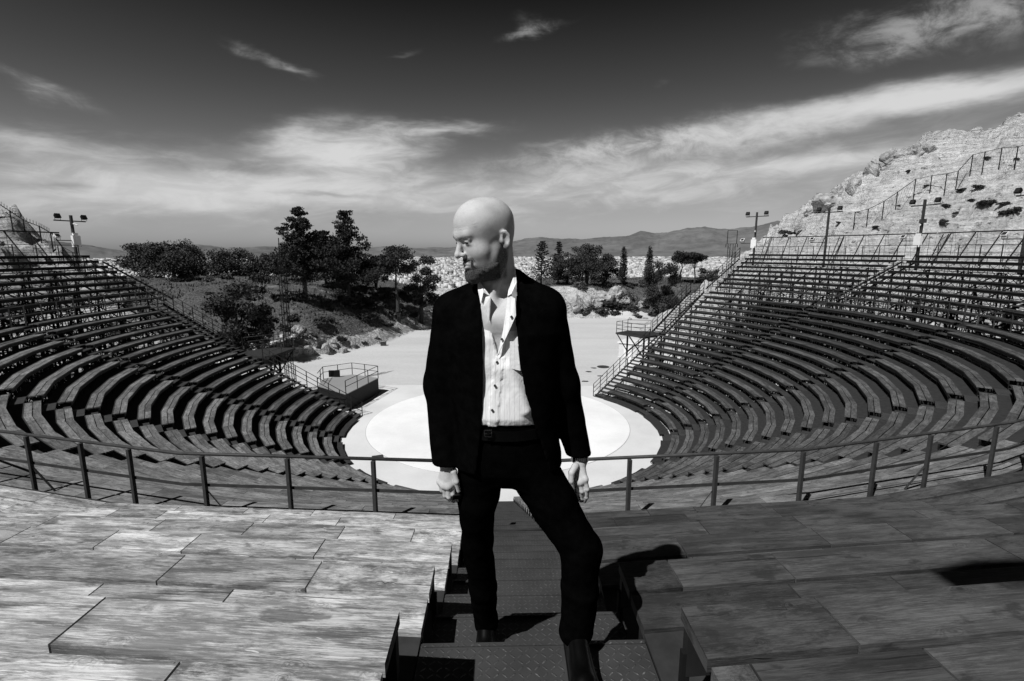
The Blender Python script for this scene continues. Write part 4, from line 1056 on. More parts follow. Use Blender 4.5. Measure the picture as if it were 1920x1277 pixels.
for px, py, s in ((1115, 580, 2.0), (1135, 572, 2.4), (1160, 574, 2.6), (1185, 580, 2.2), (1205, 575, 2.0), (1100, 590, 1.5), (1225, 565, 1.8), (1170, 560, 2.0), (1195, 595, 1.2), (1130, 590, 1.6), (1240, 560, 1.8), (1150, 590, 1.5), (1090, 540, 2.0), (1140, 538, 2.2), (1180, 536, 2.4), (1210, 536, 2.4), (1120, 530, 2.0), (1290, 530, 1.8)):
    p = on_terrain(px, py, 60); put_shrub(p.x, p.y, s, rs.choice([1, 2, 3, 3]), 'grey scrub bush around the pale boulders behind the yard', 'shrubs behind the yard')
for px, py, s in ((1845, 305, .5), (1905, 300, .5), (1835, 355, .8), (1878, 385, .6), (1840, 408, .8), (1850, 402, .7), (1885, 405, .9), (1905, 398, .7), (1800, 372, .7), (1770, 390, .6), (1470, 437, .9), (1482, 441, .8), (1765, 425, .6), (1640, 432, .5), (1570, 420, .4), (1680, 390, .4), (1820, 380, .5), (1790, 402, .5), (1735, 352, .4), (1700, 330, .4)):
    p = on_terrain(px, py, 30); put_shrub(p.x, p.y, s, rs.choice([0, 1, 2]), 'small dark bush clinging to the pale rock slope', 'bushes on the rock slope')
# dry grass on the mound and plateau
def grass():
    rs = np.random.RandomState(3); n = 26000; X = rs.uniform(-60, 60, n); Y = rs.uniform(20, 92, n); Z, rk, vg = terrain_height(X, Y)
    k = (vg > .5) & (Z > .6) & (Z < 14) & (fbm(X / 5, Y / 5, 3, 2) > .42); X, Y, Z = X[k], Y[k], Z[k]; m = len(X); a = rs.uniform(0, 6.28, m); h = rs.uniform(.15, .45, m); w = rs.uniform(.08, .22, m)
    V = np.stack([np.stack([X - w * np.cos(a), Y - w * np.sin(a), Z - .03], -1), np.stack([X + w * np.cos(a), Y + w * np.sin(a), Z - .03], -1), np.stack([X + w * np.sin(a), Y, Z + h], -1)], 1).reshape(-1, 3)
    o = np_mesh('dry_grass', V, np.arange(3 * m).reshape(-1, 3), 'scrub', {'rnd': ('FACE', rs.rand(m))}, smooth=False); tag(o, 'dry grass tufts covering the mound and the plateau', 'grass', kind='stuff')
grass()
# boulders
def boulder(seed):
    bm = bmesh.new(); bmesh.ops.create_icosphere(bm, subdivisions=4, radius=1.0); rs = np.random.RandomState(seed)
    cuts = [(Vector(rs.normal(size=3)).normalized(), rs.uniform(.55, .85)) for _ in range(9)]
    for v in bm.verts:
        p = v.co.copy()
        for n_, d in cuts:
            t = p.dot(n_) - d
            if t > 0: p -= n_ * t * .85
        v.co = p
    co = np.array([v.co for v in bm.verts]); nz = fbm(co[:, 0] * 2.3 + seed + co[:, 2], co[:, 1] * 2.3 + co[:, 2] * 2.1, 6, seed, .62, True)
    for v, q in zip(bm.verts, nz): v.co *= 1 + (q - .5) * .62
    me = bpy.data.meshes.new('boulder'); bm.to_mesh(me); bm.free(); me.materials.append(MATS['limestone']); return me
BM = [boulder(s) for s in (1, 2, 3, 4)]
def put_boulder(px, py, s, i, lab, grp, t0=30, sq=.7):
    p = on_terrain(px, py, t0); o = link('boulder', BM[i % 4]); o.location = (p.x, p.y, p.z - s * .12); o.scale = (s, s * .9, s * sq); o.rotation_euler = (i * .7, i * 1.3, i * 2.1); tag(o, lab, 'rock', grp)
put_boulder(1552, 378, 2.0, 0, 'large round boulder perched on the skyline of the right slope', 'boulders', 60, .8)
for i, (px, py, s) in enumerate(((1570, 366, 1.2), (1630, 322, 1.5), (1650, 312, 1.3), (1668, 298, 1.5), (1690, 290, 1.7), (1715, 285, 1.5), (1738, 282, 1.2), (1600, 352, 1.1), (1500, 425, .8), (1520, 400, .9))): put_boulder(px, py, s, i + 1, 'jagged pale boulder along the skyline of the right slope', 'boulders on the skyline', 60, .6)
for i, (px, py, s) in enumerate(((1135, 558, 2.0), (1158, 558, 2.2), (1100, 565, 1.7), (1078, 570, 1.9), (1062, 576, 1.5), (1120, 575, 1.3), (1200, 572, 1.0), (1020, 570, 2.0), (1000, 575, 2.0), (1172, 566, 1.2), (1210, 598, .5), (1180, 600, .45), (1225, 590, .5))): put_boulder(px, py, s, i, 'pale weathered boulder in the outcrop behind the yard', 'boulders behind the yard', 60, .75)
for i, (px, py, s) in enumerate(((812, 522, 2.4), (800, 535, 1.8), (825, 535, 1.8), (790, 560, 1.0), (560, 622, 1.0), (585, 640, .8), (610, 655, .8), (640, 660, .7), (560, 655, .9), (660, 650, .5), (700, 632, .5), (575, 662, .8), (600, 640, .6), (545, 665, .9), (680, 640, .4), (740, 615, .5), (765, 610, .4), (625, 645, .7))): put_boulder(px, py, s, i + 2, 'pale rock at the foot of the wooded mound', 'rocks of the mound', 30, .6)

# tell the repeats of each natural group apart by their order across the view
ONES = ['', 'first', 'second', 'third', 'fourth', 'fifth', 'sixth', 'seventh', 'eighth', 'ninth', 'tenth', 'eleventh', 'twelfth', 'thirteenth', 'fourteenth', 'fifteenth', 'sixteenth', 'seventeenth', 'eighteenth', 'nineteenth']
def ordinal(n):
    if n < 20: return ONES[n]
    t, u = divmod(n, 10); T = ['', '', 'twent', 'thirt', 'fort', 'fift'][t]; return T + 'ieth' if u == 0 else T + 'y-' + ONES[u]
for g, base in (('shrubs on the mound', 'low dark scrub bush on the wooded mound, %s from the left'), ('shrubs behind the yard', 'grey scrub bush by the pale boulders behind the yard, %s from the left'),
                ('bushes on the rock slope', 'small dark bush on the pale rock slope, %s from the left'), ('boulders on the skyline', 'jagged boulder on the skyline of the right slope, %s from the left'),
                ('boulders behind the yard', 'pale weathered boulder behind the gravel yard, %s from the left'), ('rocks of the mound', 'pale rock at the foot of the wooded mound, %s from the left')):
    L_ = [o for o in COL.objects if o.get('group') == g and o.parent is None]
    L_.sort(key=lambda o: (o.location.x - CAM.x) / (o.location.y - CAM.y))
    for i, o in enumerate(L_): o['label'] = base % ordinal(i + 1)

# ------------------------------------------------------------ the man: signed distance shapes turned into smooth meshes
def surface_nets(f, lo, hi, h):
    lo = np.array(lo, float); hi = np.array(hi, float); n = np.ceil((hi - lo) / h).astype(int) + 1
    ax = [lo[i] + np.arange(n[i]) * h for i in range(3)]
    X, Y, Z = np.meshgrid(*ax, indexing='ij'); D = f(X, Y, Z).astype(np.float32); ins = D < 0
    c = np.zeros(tuple(n - 1), np.int8)
    for dx in (0, 1):
        for dy in (0, 1):
            for dz in (0, 1): c += ins[dx:n[0] - 1 + dx, dy:n[1] - 1 + dy, dz:n[2] - 1 + dz]
    act = (c > 0) & (c < 8); idx = -np.ones(act.shape, np.int64); cells = np.argwhere(act); idx[act] = np.arange(len(cells))
    P = np.zeros((len(cells), 3)); W = np.zeros(len(cells))
    corners = [(a, b, d) for a in (0, 1) for b in (0, 1) for d in (0, 1)]
    for i, a in enumerate(corners):
        for b in corners[i + 1:]:
            if sum(abs(p - q) for p, q in zip(a, b)) != 1: continue
            va = D[cells[:, 0] + a[0], cells[:, 1] + a[1], cells[:, 2] + a[2]]; vb = D[cells[:, 0] + b[0], cells[:, 1] + b[1], cells[:, 2] + b[2]]
            k = (va < 0) != (vb < 0); t = np.where(k, va / np.where(k, va - vb, 1), 0)
            for q in range(3): P[:, q] += k * (a[q] + t * (b[q] - a[q]))
            W += k
    P = P / W[:, None]; V = lo + (cells + P) * h; F = []
    for axis in range(3):
        s0 = [slice(None)] * 3; s1 = [slice(None)] * 3; s0[axis] = slice(0, -1); s1[axis] = slice(1, None)
        A = ins[tuple(s0)]; B = ins[tuple(s1)]; u, v = (axis + 1) % 3, (axis + 2) % 3
        for fl in (0, 1):
            e = np.argwhere((A & ~B) if fl == 0 else (~A & B)); k = (e[:, u] > 0) & (e[:, v] > 0) & (e[:, u] < n[u] - 1) & (e[:, v] < n[v] - 1); e = e[k]
            if not len(e): continue
            q = []
            for (du, dv) in ((-1, -1), (0, -1), (0, 0), (-1, 0)):
                g = e.copy(); g[:, u] += du; g[:, v] += dv; q.append(idx[g[:, 0], g[:, 1], g[:, 2]])
            q = np.stack(q, -1); q = q if fl == 0 else q[:, ::-1]; F.append(q[(q >= 0).all(1)])
    return V, np.concatenate(F)
def smin(a, b, k):
    h = np.clip(0.5 + 0.5 * (b - a) / k, 0, 1); return b + (a - b) * h - k * h * (1 - h)
def smax(a, b, k): return -smin(-a, -b, k)
def cap(a, b, ra, rb):
    a = np.array(a, float); b = np.array(b, float); d = b - a; L = d @ d
    def f(X, Y, Z):
        px, py, pz = X - a[0], Y - a[1], Z - a[2]; t = np.clip((px * d[0] + py * d[1] + pz * d[2]) / L, 0, 1)
        return np.sqrt((px - d[0] * t) ** 2 + (py - d[1] * t) ** 2 + (pz - d[2] * t) ** 2) - (ra + (rb - ra) * t)
    return f
def ell(c, r, M=None):
    c = np.array(c, float); r = np.array(r, float)
    def f(X, Y, Z):
        p = [X - c[0], Y - c[1], Z - c[2]]
        if M is not None: p = [M[i][0] * p[0] + M[i][1] * p[1] + M[i][2] * p[2] for i in range(3)]
        k0 = np.sqrt(sum((p[i] / r[i]) ** 2 for i in range(3))); k1 = np.sqrt(sum((p[i] / r[i] ** 2) ** 2 for i in range(3))) + 1e-9; return k0 * (k0 - 1) / k1
    return f
def loft(keys):
    """keys: (z, cx, cy, a, b)"""
    K = np.array(sorted(keys)); 
    def f(X, Y, Z):
        g = lambda i: np.interp(Z, K[:, 0], K[:, i]); a, b = g(3), g(4); dx, dy = (X - g(1)) / a, (Y - g(2)) / b
        k = (np.abs(dx) ** 2.3 + np.abs(dy) ** 2.3) ** (1 / 2.3); side = (k - 1) * np.minimum(a, b)
        return np.maximum(side, np.maximum(K[0, 0] - Z, Z - K[-1, 0]))
    return f
def union(parts, k):
    def f(X, Y, Z):
        d = None
        for p in parts:
            v = p(X, Y, Z); d = v if d is None else smin(d, v, k)
        return d
    return f
def Wp(px, py, y):
    d = px_dir(px, py); t = (y - CAM.y) / d.y; p = CAM + d * t; return np.array([p.x, y, p.z])

YB = -30.33
# --- head frame
HO = Wp(909, 444, -30.395); psi = R_(57); th_ = R_(15)
f0 = np.array([-math.sin(psi), -math.cos(psi), 0]); l0 = np.array([math.cos(psi), -math.sin(psi), 0]); u0 = np.array([0, 0, 1.0])
hf = f0 * math.cos(th_) - u0 * math.sin(th_); hu = u0 * math.cos(th_) + f0 * math.sin(th_); HM = np.stack([hf, l0, hu])
def H(f, l, u): return HO + hf * f + l0 * l + hu * u
def hcap(a, b, ra, rb): return cap(H(*a), H(*b), ra, rb)
def hell(c, r, tilt=0.0):
    M = HM
    if tilt:  # rotate about u (positive turns the front outwards to his left)
        c_, s_ = math.cos(tilt), math.sin(tilt); M = np.stack([HM[0] * c_ + HM[1] * s_, -HM[0] * s_ + HM[1] * c_, HM[2]])
    return ell(H(*c), r, M)
NB = Wp(938, 548, YB + .0)      # base of the neck
head_solid = union([hell((-.012, 0, .040), (.100, .077, .084)), hell((.018, 0, .045), (.078, .071, .074)), hell((.030, 0, -.02), (.063, .060, .090)), hell((-.02, 0, .0), (.078, .068, .06))], .022)
face_add = [hell((.040, 0, -.085), (.044, .045, .030)), hell((.076, 0, -.112), (.017, .022, .015)), hcap((.081, -.034, .026), (.080, .034, .026), .0125, .0125),
            hcap((.094, 0, .024), (.090, 0, .012), .012, .008), hell((.052, .036, -.030), (.028, .026, .032)), hell((.052, -.036, -.030), (.028, .026, .032)),
            hcap((.045, .040, -.04), (.040, .038, -.085), .022, .020), hcap((.045, -.040, -.04), (.040, -.038, -.085), .022, .020), hcap((.0, .050, -.04), (.02, .045, -.085), .02, .018), hcap((.0, -.050, -.04), (.02, -.045, -.085), .02, .018), hell((.079, 0, -.070), (.016, .028, .022))]
nose = union([hcap((.090, 0, .014), (.111, 0, -.026), .0075, .0105), hell((.112, 0, -.031), (.0125, .0115, .0105)), hell((.101, .0125, -.034), (.0095, .0065, .0075)), hell((.101, -.0125, -.034), (.0095, .0065, .0075))], .006)
lips = union([hcap((.093, -.017, -.0655), (.0965, 0, -.0635), .0035, .0052), hcap((.0965, 0, -.0635), (.093, .017, -.0655), .0052, .0035), hcap((.0925, -.014, -.0745), (.0955, 0, -.076), .004, .0062), hcap((.0955, 0, -.076), (.0925, .014, -.0745), .0062, .004)], .003)
def ear(s):
    o = hell((-.026, s * .079, -.018), (.0160, .0068, .0300), s * R_(-20)); i = hell((-.022, s * .0865, -.014), (.0105, .0095, .0185), s * R_(-20))
    lob = hell((-.022, s * .0765, -.040), (.0085, .0060, .0085)); tr = hell((-.012, s * .076, -.020), (.005, .006, .008))
    rim = hcap((-.030, s * .0825, .009), (-.039, s * .0845, -.009), .0032, .0036); rim2 = hcap((-.016, s * .077, .009), (-.030, s * .0825, .010), .0032, .0034)
    def f(X, Y, Z): return smin(smin(smax(o(X, Y, Z), -i(X, Y, Z), .002), smin(lob(X, Y, Z), tr(X, Y, Z), .004), .005), smin(rim(X, Y, Z), rim2(X, Y, Z), .003), .004)
    return f
neckf = union([cap(H(-.022, 0, -.045), NB + np.array([-.006, .015, 0]), .052, .060), cap(H(-.046, 0, -.01), NB + np.array([-.004, .02, .02]), .046, .055),
               cap(H(-.03, .050, -.06), NB + np.array([-.03, -.075, -.03]), .014, .013), cap(H(-.02, -.05, -.06), NB + np.array([-.03, -.07, -.03]), .012, .012), hell((.02, 0, -.115), (.03, .035, .025))], .02)
chest = union([loft([(11.14, .64, YB, .145, .09), (11.2, .63, YB, .150, .098), (11.40, .62, YB, .165, .108), (11.56, .615, YB, .172, .112), (11.66, .615, YB + .01, .13, .085), (11.70, .615, YB + .015, .08, .06)]),
               cap(Wp(905, 583, YB - .068), Wp(922, 600, YB - .078), .04, .045), cap(Wp(965, 583, YB - .068), Wp(952, 600, YB - .078), .04, .045)], .03)
def skin_head(X, Y, Z):
    d = head_solid(X, Y, Z)
    for p in face_add: d = smin(d, p(X, Y, Z), .019)
    for s in (-1, 1):
        d = smax(d, -hell((.1010, s * .030, .003), (.0175, .0185, .0120))(X, Y, Z), .008)
        d = smin(d, hell((.0795, s * .0305, .003), (.0125, .0128, .0118))(X, Y, Z), .002)
        d = smin(d, hcap((.0885, s * .018, .0105), (.0825, s * .043, .0095), .004, .004)(X, Y, Z), .004)
        d = smin(d, hcap((.0865, s * .020, -.0065), (.080, s * .042, -.0055), .003, .003)(X, Y, Z), .005)
        d = smax(d, -hcap((.0965, s * .019, -.036), (.082, s * .034, -.066), .0016, .0016)(X, Y, Z), .006)
    d = smin(d, nose(X, Y, Z), .007); d = smin(d, lips(X, Y, Z), .004)
    d = smax(d, -hcap((.099, -.0195, -.0695), (.099, .0195, -.0695), .0022, .0022)(X, Y, Z), .003)
    for s in (-1, 1): d = smin(d, ear(s)(X, Y, Z), .004); d = smax(d, -hell((.106, s * .0065, -.0425), (.005, .0035, .004))(X, Y, Z), .002)
    d = smin(d, neckf(X, Y, Z), .016)
    # forehead furrows
    F_ = hf[0] * (X - HO[0]) + hf[1] * (Y - HO[1]) + hf[2] * (Z - HO[2]); U_ = hu[0] * (X - HO[0]) + hu[1] * (Y - HO[1]) + hu[2] * (Z - HO[2])
    d = d + np.where(F_ > .055, .0007 * np.exp(-((U_ - .05) / .016) ** 2) * np.sin(U_ * 760), 0)
    return smin(d, chest(X, Y, Z), .03)

# --- arms, hands, legs
AL_ = [Wp(852, 588, YB), Wp(829, 722, YB + .03), Wp(836, 866, YB - .03)]
AR_ = [Wp(1016, 582, YB), Wp(1051, 722, YB + .03), Wp(1087, 862, -30.28)]
def hand(wr, kn, pts, thumb, rf=.0088):
    parts = [cap(wr, k, .0150, .0105) for k in kn] + [cap(kn[i], kn[i + 1], .0095, .0095) for i in range(3)]
    base = union(parts, .014); out = [base]
    for k, ch in zip(kn, pts):
        p = k; r = rf * 1.08
        for q in ch: out.append(cap(p, q, r, r * .92)); p = q; r *= .92
    th = [cap(thumb[i], thumb[i + 1], .0135 - .0022 * i, .0118 - .0018 * i) for i in range(len(thumb) - 1)]
    return union(out + th, .0045)
yl = -30.37
L_kn = [Wp(847, 906, yl - .012), Wp(840, 912, yl - .016), Wp(832, 910, yl - .008), Wp(824, 903, yl + .008)]
L_f = [[Wp(848, 926, yl - .012), Wp(855, 937, yl + .015), Wp(857, 930, yl + .034)], [Wp(841, 932, yl - .012), Wp(849, 939, yl + .018), Wp(852, 931, yl + .036)],
       [Wp(834, 929, yl - .002), Wp(842, 936, yl + .026), Wp(846, 928, yl + .042)], [Wp(828, 919, yl + .014), Wp(836, 928, yl + .038), Wp(840, 921, yl + .05)]]
L_th = [Wp(842, 872, yl + .004), Wp(850, 884, yl - .018), Wp(855, 903, yl - .024), Wp(859, 920, yl - .014)]
handL = hand(Wp(837, 866, yl), L_kn, L_f, L_th)
yr = -30.305
R_kn = [Wp(1096, 899, yr - .014), Wp(1087, 904, yr - .01), Wp(1079, 902, yr), Wp(1072, 896, yr + .014)]
R_f = [[Wp(1100, 917, yr - .018), Wp(1099, 932, yr - .004), Wp(1095, 940, yr + .012)], [Wp(1090, 921, yr - .012), Wp(1091, 934, yr + .006), Wp(1088, 940, yr + .022)],
       [Wp(1081, 920, yr), Wp(1082, 933, yr + .02), Wp(1081, 938, yr + .036)], [Wp(1073, 912, yr + .014), Wp(1074, 924, yr + .032), Wp(1074, 929, yr + .044)]]
R_th = [Wp(1078, 874, yr - .01), Wp(1071, 886, yr - .03), Wp(1070, 902, yr - .034), Wp(1073, 917, yr - .026)]
handR = hand(Wp(1087, 866, -30.29), R_kn, R_f, R_th)
def arm_skin(A, hnd): return union([cap(A[0], A[1], .045, .038), cap(A[1], A[2], .037, .026)], .02)
LL = [Wp(905, 862, YB), Wp(896, 935, YB + .015), Wp(894, 1015, YB + .08), Wp(905, 1100, YB + .15), Wp(911, 1166, -30.11)]
LR = [Wp(985, 858, YB), Wp(1036, 942, YB - .02), Wp(1088, 1032, YB - .05), Wp(1086, 1105, YB - .05), Wp(1080, 1180, -30.385)]
def chain(P, R): return union([cap(P[i], P[i + 1], R[i], R[i + 1]) for i in range(len(P) - 1)], .02)
hips = loft([(10.99, .655, YB + .0, .10, .085), (11.05, .65, YB, .152, .112), (11.12, .64, YB, .162, .118), (11.24, .633, YB - .004, .160, .118), (11.262, .633, YB - .005, .158, .116)])

def body_rest(X, Y, Z):
    a = union([chest, arm_skin(AL_, handL), arm_skin(AR_, handR), cap(NB - np.array([0, 0, .08]), AL_[0], .055, .05), cap(NB - np.array([0, 0, .08]), AR_[0], .055, .05)], .02)(X, Y, Z)
    b = union([chain(LL, [.06, .05, .042, .038, .033]), chain(LR, [.065, .058, .048, .044, .036]), ell(((LL[0] + LR[0]) / 2 + np.array([0, 0, .09])), (.10, .07, .09))], .03)(X, Y, Z)
    return smin(a, b, .04)
def merge(parts):
    V = []; F = []; n = 0
    for v, f in parts: V.append(v); F.append(f + n); n += len(v)
    return np.concatenate(V), np.concatenate(F)
def clipz(f, z0, z1): return lambda X, Y, Z: np.maximum(f(X, Y, Z), np.maximum(z0 - Z, Z - z1))
ORG = Vector((.68, -30.27, 10.2))
def man_part(name, VF, m, parent):
    V, F = VF; o = np_mesh(name, V - np.array(ORG), F, m, smooth=True, parent=parent); return o
hb = surface_nets(clipz(skin_head, 11.42, 12.2), HO + [-.22, -.2, -.50], HO + [.22, .2, .17], .0036)
bl = surface_nets(union([handL, cap(AL_[1] * .4 + AL_[2] * .6, AL_[2], .031, .026)], .012), AL_[2] + [-.09, -.11, -.17], AL_[2] + [.1, .12, .08], .0024)
br = surface_nets(union([handR, cap(AR_[1] * .4 + AR_[2] * .6, AR_[2], .031, .026)], .012), AR_[2] + [-.1, -.11, -.17], AR_[2] + [.1, .12, .08], .0024)
rest = surface_nets(body_rest, (.30, -30.52, 10.15), (1.02, -29.98, 11.60), .013)

def skin_mat():
    m, t, b = mat('skin', 0.6, 0.5, 0.25); tc = t.new('ShaderNodeTexCoord'); o = tc.outputs['Object']
    n = t.noise(o, 22, 5, 0.6); n2 = t.noise(o, 260, 3, 0.6); at = t.new('ShaderNodeAttribute'); at.attribute_name = 'stubble_shade'
    hair = t.noise(t.vm('MULTIPLY', o, (1, 1, .4)), 500, 3, 0.7)
    v = t.m('MULTIPLY', t.m('MULTIPLY', t.ss(n, .3, .7, .86, 1.08), t.ss(n2, .3, .7, .96, 1.04)), .50)
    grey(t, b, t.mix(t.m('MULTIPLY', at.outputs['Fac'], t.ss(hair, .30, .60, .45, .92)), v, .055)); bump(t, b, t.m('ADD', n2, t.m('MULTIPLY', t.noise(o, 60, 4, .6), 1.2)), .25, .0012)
    b.inputs['Subsurface Weight'].default_value = 0.12; b.inputs['Subsurface Radius'].default_value = (.008, .008, .008); b.inputs['Subsurface Scale'].default_value = 0.5
    m, t, b = mat('beard', 0.05, 0.9, 0.1); tc = t.new('ShaderNodeTexCoord'); o = tc.outputs['Object']
    n = t.noise(t.vm('MULTIPLY', o, (1, 1, .35)), 420, 4, 0.7); grey(t, b, t.m('MULTIPLY', t.ss(n, .3, .7, .3, 2.0), .05)); bump(t, b, n, 1.0, .004)
    m, t, b = mat('shirt', 0.7, 0.85, 0.1); tc = t.new('ShaderNodeTexCoord'); o = tc.outputs['Object']; x = t.sep(o)
    fold = t.noise(t.vm('MULTIPLY', o, (1, 1, .6)), 9, 5, .6, .8)
    s = t.m('ABSOLUTE', t.m('SUBTRACT', t.m('FRACT', t.m('MULTIPLY', t.m('ADD', x[0], t.m('MULTIPLY', fold, .012)), 62.0)), .5)); s2 = t.m('ABSOLUTE', t.m('SUBTRACT', t.m('FRACT', t.m('MULTIPLY', t.m('ADD', x[0], t.m('MULTIPLY', fold, .012)), 186.0)), .5))
    v = t.m('SUBTRACT', .80, t.m('ADD', t.m('MULTIPLY', t.ss(s, .12, .02), .16), t.m('MULTIPLY', t.ss(s2, .2, .05), .05))); grey(t, b, v)
    bump(t, b, t.m('ADD', fold, t.m('MULTIPLY', t.noise(o, 22, 3, .5, .5), .18)), .6, .016)
    m, t, b = mat('eye_shaded', 0.02, 0.2, 0.5)  # whole eyeball near black: the socket's shade is put into the colour
skin_mat()
V, F = merge([hb, rest, bl, br]); person = man_part('person', (V, F), 'skin', None)
q_ = V - HO; lf, ll, lu = q_ @ hf, q_ @ l0, q_ @ hu
cheek = smst((-.040 - .30 * np.clip(lf - .0, -.05, .06) - lu) / .030) * smst((lf + .036) / .014) * smst((lu + .155) / .02)  # stubble tone, carried back below the ear to paint the ear's shade too
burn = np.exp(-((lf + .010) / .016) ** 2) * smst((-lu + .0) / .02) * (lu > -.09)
mous = smst((.011 - np.abs(lu + .054)) / .006) * (lf > .062) * (np.abs(ll) < .038)
lipm = (np.abs(lu + .070) < .010) & (np.abs(ll) < .02) & (lf > .08)
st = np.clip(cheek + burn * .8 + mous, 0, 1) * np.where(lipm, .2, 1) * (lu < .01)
brw = smst((.006 - np.abs(lu - .024 + .25 * np.abs(np.abs(ll) - .032))) / .004) * (lf > .06) * (np.abs(ll) > .012) * (np.abs(ll) < .052) * .55
at_ = person.data.attributes.new('stubble_shade', 'FLOAT', 'POINT'); at_.data.foreach_set('value', np.clip(st + brw, 0, 1).astype(np.float32)); person.location = ORG
tag(person, 'bald bearded man in black suit and open pale shirt standing on the steps looking left', 'person')

# eyes
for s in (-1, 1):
    c = H(.0815, s * .0305, .0025); mb = MB(); mb.lathe([(.0001, -.0118), (.006, -.010), (.0102, -.006), (.0118, 0), (.0102, .006), (.006, .010), (.0001, .0118)], 14); e = mb.build('eye', 'eye_shaded', person, True); e.location = Vector(c) - ORG
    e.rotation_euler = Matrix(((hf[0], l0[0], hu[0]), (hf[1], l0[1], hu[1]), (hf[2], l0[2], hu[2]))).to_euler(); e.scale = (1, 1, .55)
# beard
def beard(X, Y, Z):
    px, py, pz = X - HO[0], Y - HO[1], Z - HO[2]; f = hf[0] * px + hf[1] * py + hf[2] * pz; l = l0[0] * px + l0[1] * py; u = hu[0] * px + hu[1] * py + hu[2] * pz
    base = skin_head(X, Y, Z) - .0035 - .0035 * np.clip((-.06 - u) / .05, 0, 1) - .0045 * np.clip((f - .04) / .05, 0, 1) * np.clip((-.085 - u) / .03, 0, 1)
    base = base + (vnoise(f * 170, l * 170 + u * 90, 3) - .5) * .0042
    top = -.078 - .15 * np.clip(f - .02, 0, .05)                        # cheek line
    jaw = np.maximum(u - top, -(f - .004)); side = np.maximum(np.maximum(np.abs(f + .004) - .013, u + .022), -u - .075)
    neck = -(u + .140 + .0 * f) - .15 * (f - .03)
    reg = np.maximum(jaw, neck)
    mou = np.maximum(np.maximum(np.abs(u + .0545) - .0075, .072 - f), np.abs(l) - .030)
    cor = np.maximum(np.maximum(np.abs(np.abs(l) - .028) - .006, .06 - f), np.maximum(u + .05, -u - .1)); reg = np.minimum(reg, np.minimum(mou, cor))
    mouth = np.maximum(np.maximum(np.abs(u + .0705) - .0115, np.abs(l) - .022), .07 - f); reg = np.maximum(reg, -mouth)
    soul = np.maximum(np.maximum(np.abs(l) - .008, .07 - f), np.abs(u + .088) - .01); reg = np.minimum(reg, soul)
    return smax(base, reg, .013)
man_part('beard', surface_nets(beard, HO + [-.16, -.16, -.17], HO + [.12, .1, .0], .0026), 'beard', person)
for s in (-1, 1):
    mb = MB(); mb.tube([Vector(H(*p)) - ORG for p in ((.0925, s * .016, .0205), (.092, s * .028, .0245), (.083, s * .042, .0235), (.074, s * .049, .018))], [.0025, .003, .0028, .0015], 6); mb.build('eyebrow', 'beard', person, True)

# shirt, jacket, trousers
def front_cut(keys, k=.004, ymax=None):
    """region between two slanting edges on the front; keys: (py, px left, px right)"""
    yf = YB - .13; K = sorted([(Wp(0, py, yf)[2], Wp(a, py, yf)[0], Wp(b, py, yf)[0]) for py, a, b in keys]); K = np.array(K)
    def f(X, Y, Z):
        # edges follow the line of sight of a viewer standing in front of him only to first order: plain world x
        xl = np.interp(Z, K[:, 0], K[:, 1]); xr = np.interp(Z, K[:, 0], K[:, 2]); d = np.maximum(xl - X, X - xr); return np.maximum(np.maximum(d, Y - (YB - .0 if ymax is None else ymax)), np.maximum(K[0, 0] - Z, Z - K[-1, 0]))
    return f
def wrink(X, Y, Z, s, a): return (fbm(X * s + Y * s * .7, Z * s * 1.3 + X * 3, 3, 5) - .5) * a
shirt_l = loft([(11.24, .632, YB - .006, .166, .124), (11.265, .630, YB - .008, .172, .130), (11.32, .625, YB - .005, .176, .128), (11.40, .62, YB, .182, .124), (11.54, .615, YB, .186, .126), (11.62, .615, YB + .004, .155, .108), (11.66, .615, YB + .01, .11, .085)])
def shirt(X, Y, Z):
    d = shirt_l(X, Y, Z) + wrink(X, Y, Z, 6, .012)
    d = smin(d, cap(Wp(952, 690, YB - .12), Wp(985, 770, YB - .13), .018, .012)(X, Y, Z), .03)
    v = front_cut([(500, 890, 972), (545, 903, 966), (600, 914, 952), (640, 925, 942), (670, 933, 934)], ymax=YB - .03)
    # button placket stands a little proud
    K = np.array(sorted([(Wp(0, py, YB - .13)[2], Wp(px, py, YB - .13)[0]) for py, px in ((660, 938), (700, 932), (760, 926), (815, 922))]))
    pl = np.maximum(np.abs(X - np.interp(Z, K[:, 0], K[:, 1])) - .0155, Z - Wp(0, 668, YB - .13)[2]); d = np.where((pl < 0) & (Y < YB), d - .0035, d)
    hollow = shirt_l(X, Y, Z) + .016
    return smax(smax(d, -v(X, Y, Z), .003), -hollow, .003)
man_part('shirt', surface_nets(shirt, (.42, YB - .17, 11.20), (.83, YB + .16, 11.70), .0045), 'shirt', person)
def sleeve(A, r): return union([cap(A[0], A[1], r[0], r[1]), cap(A[1], A[2], r[1], r[2])], .03)
jk_l = loft([(11.055, .645, YB, .195, .135), (11.20, .64, YB, .186, .138), (11.38, .63, YB, .195, .140), (11.55, .618, YB, .205, .142), (11.63, .618, YB + .005, .18, .125), (11.68, .618, YB + .01, .13, .10), (11.71, .62, YB + .015, .09, .085)])
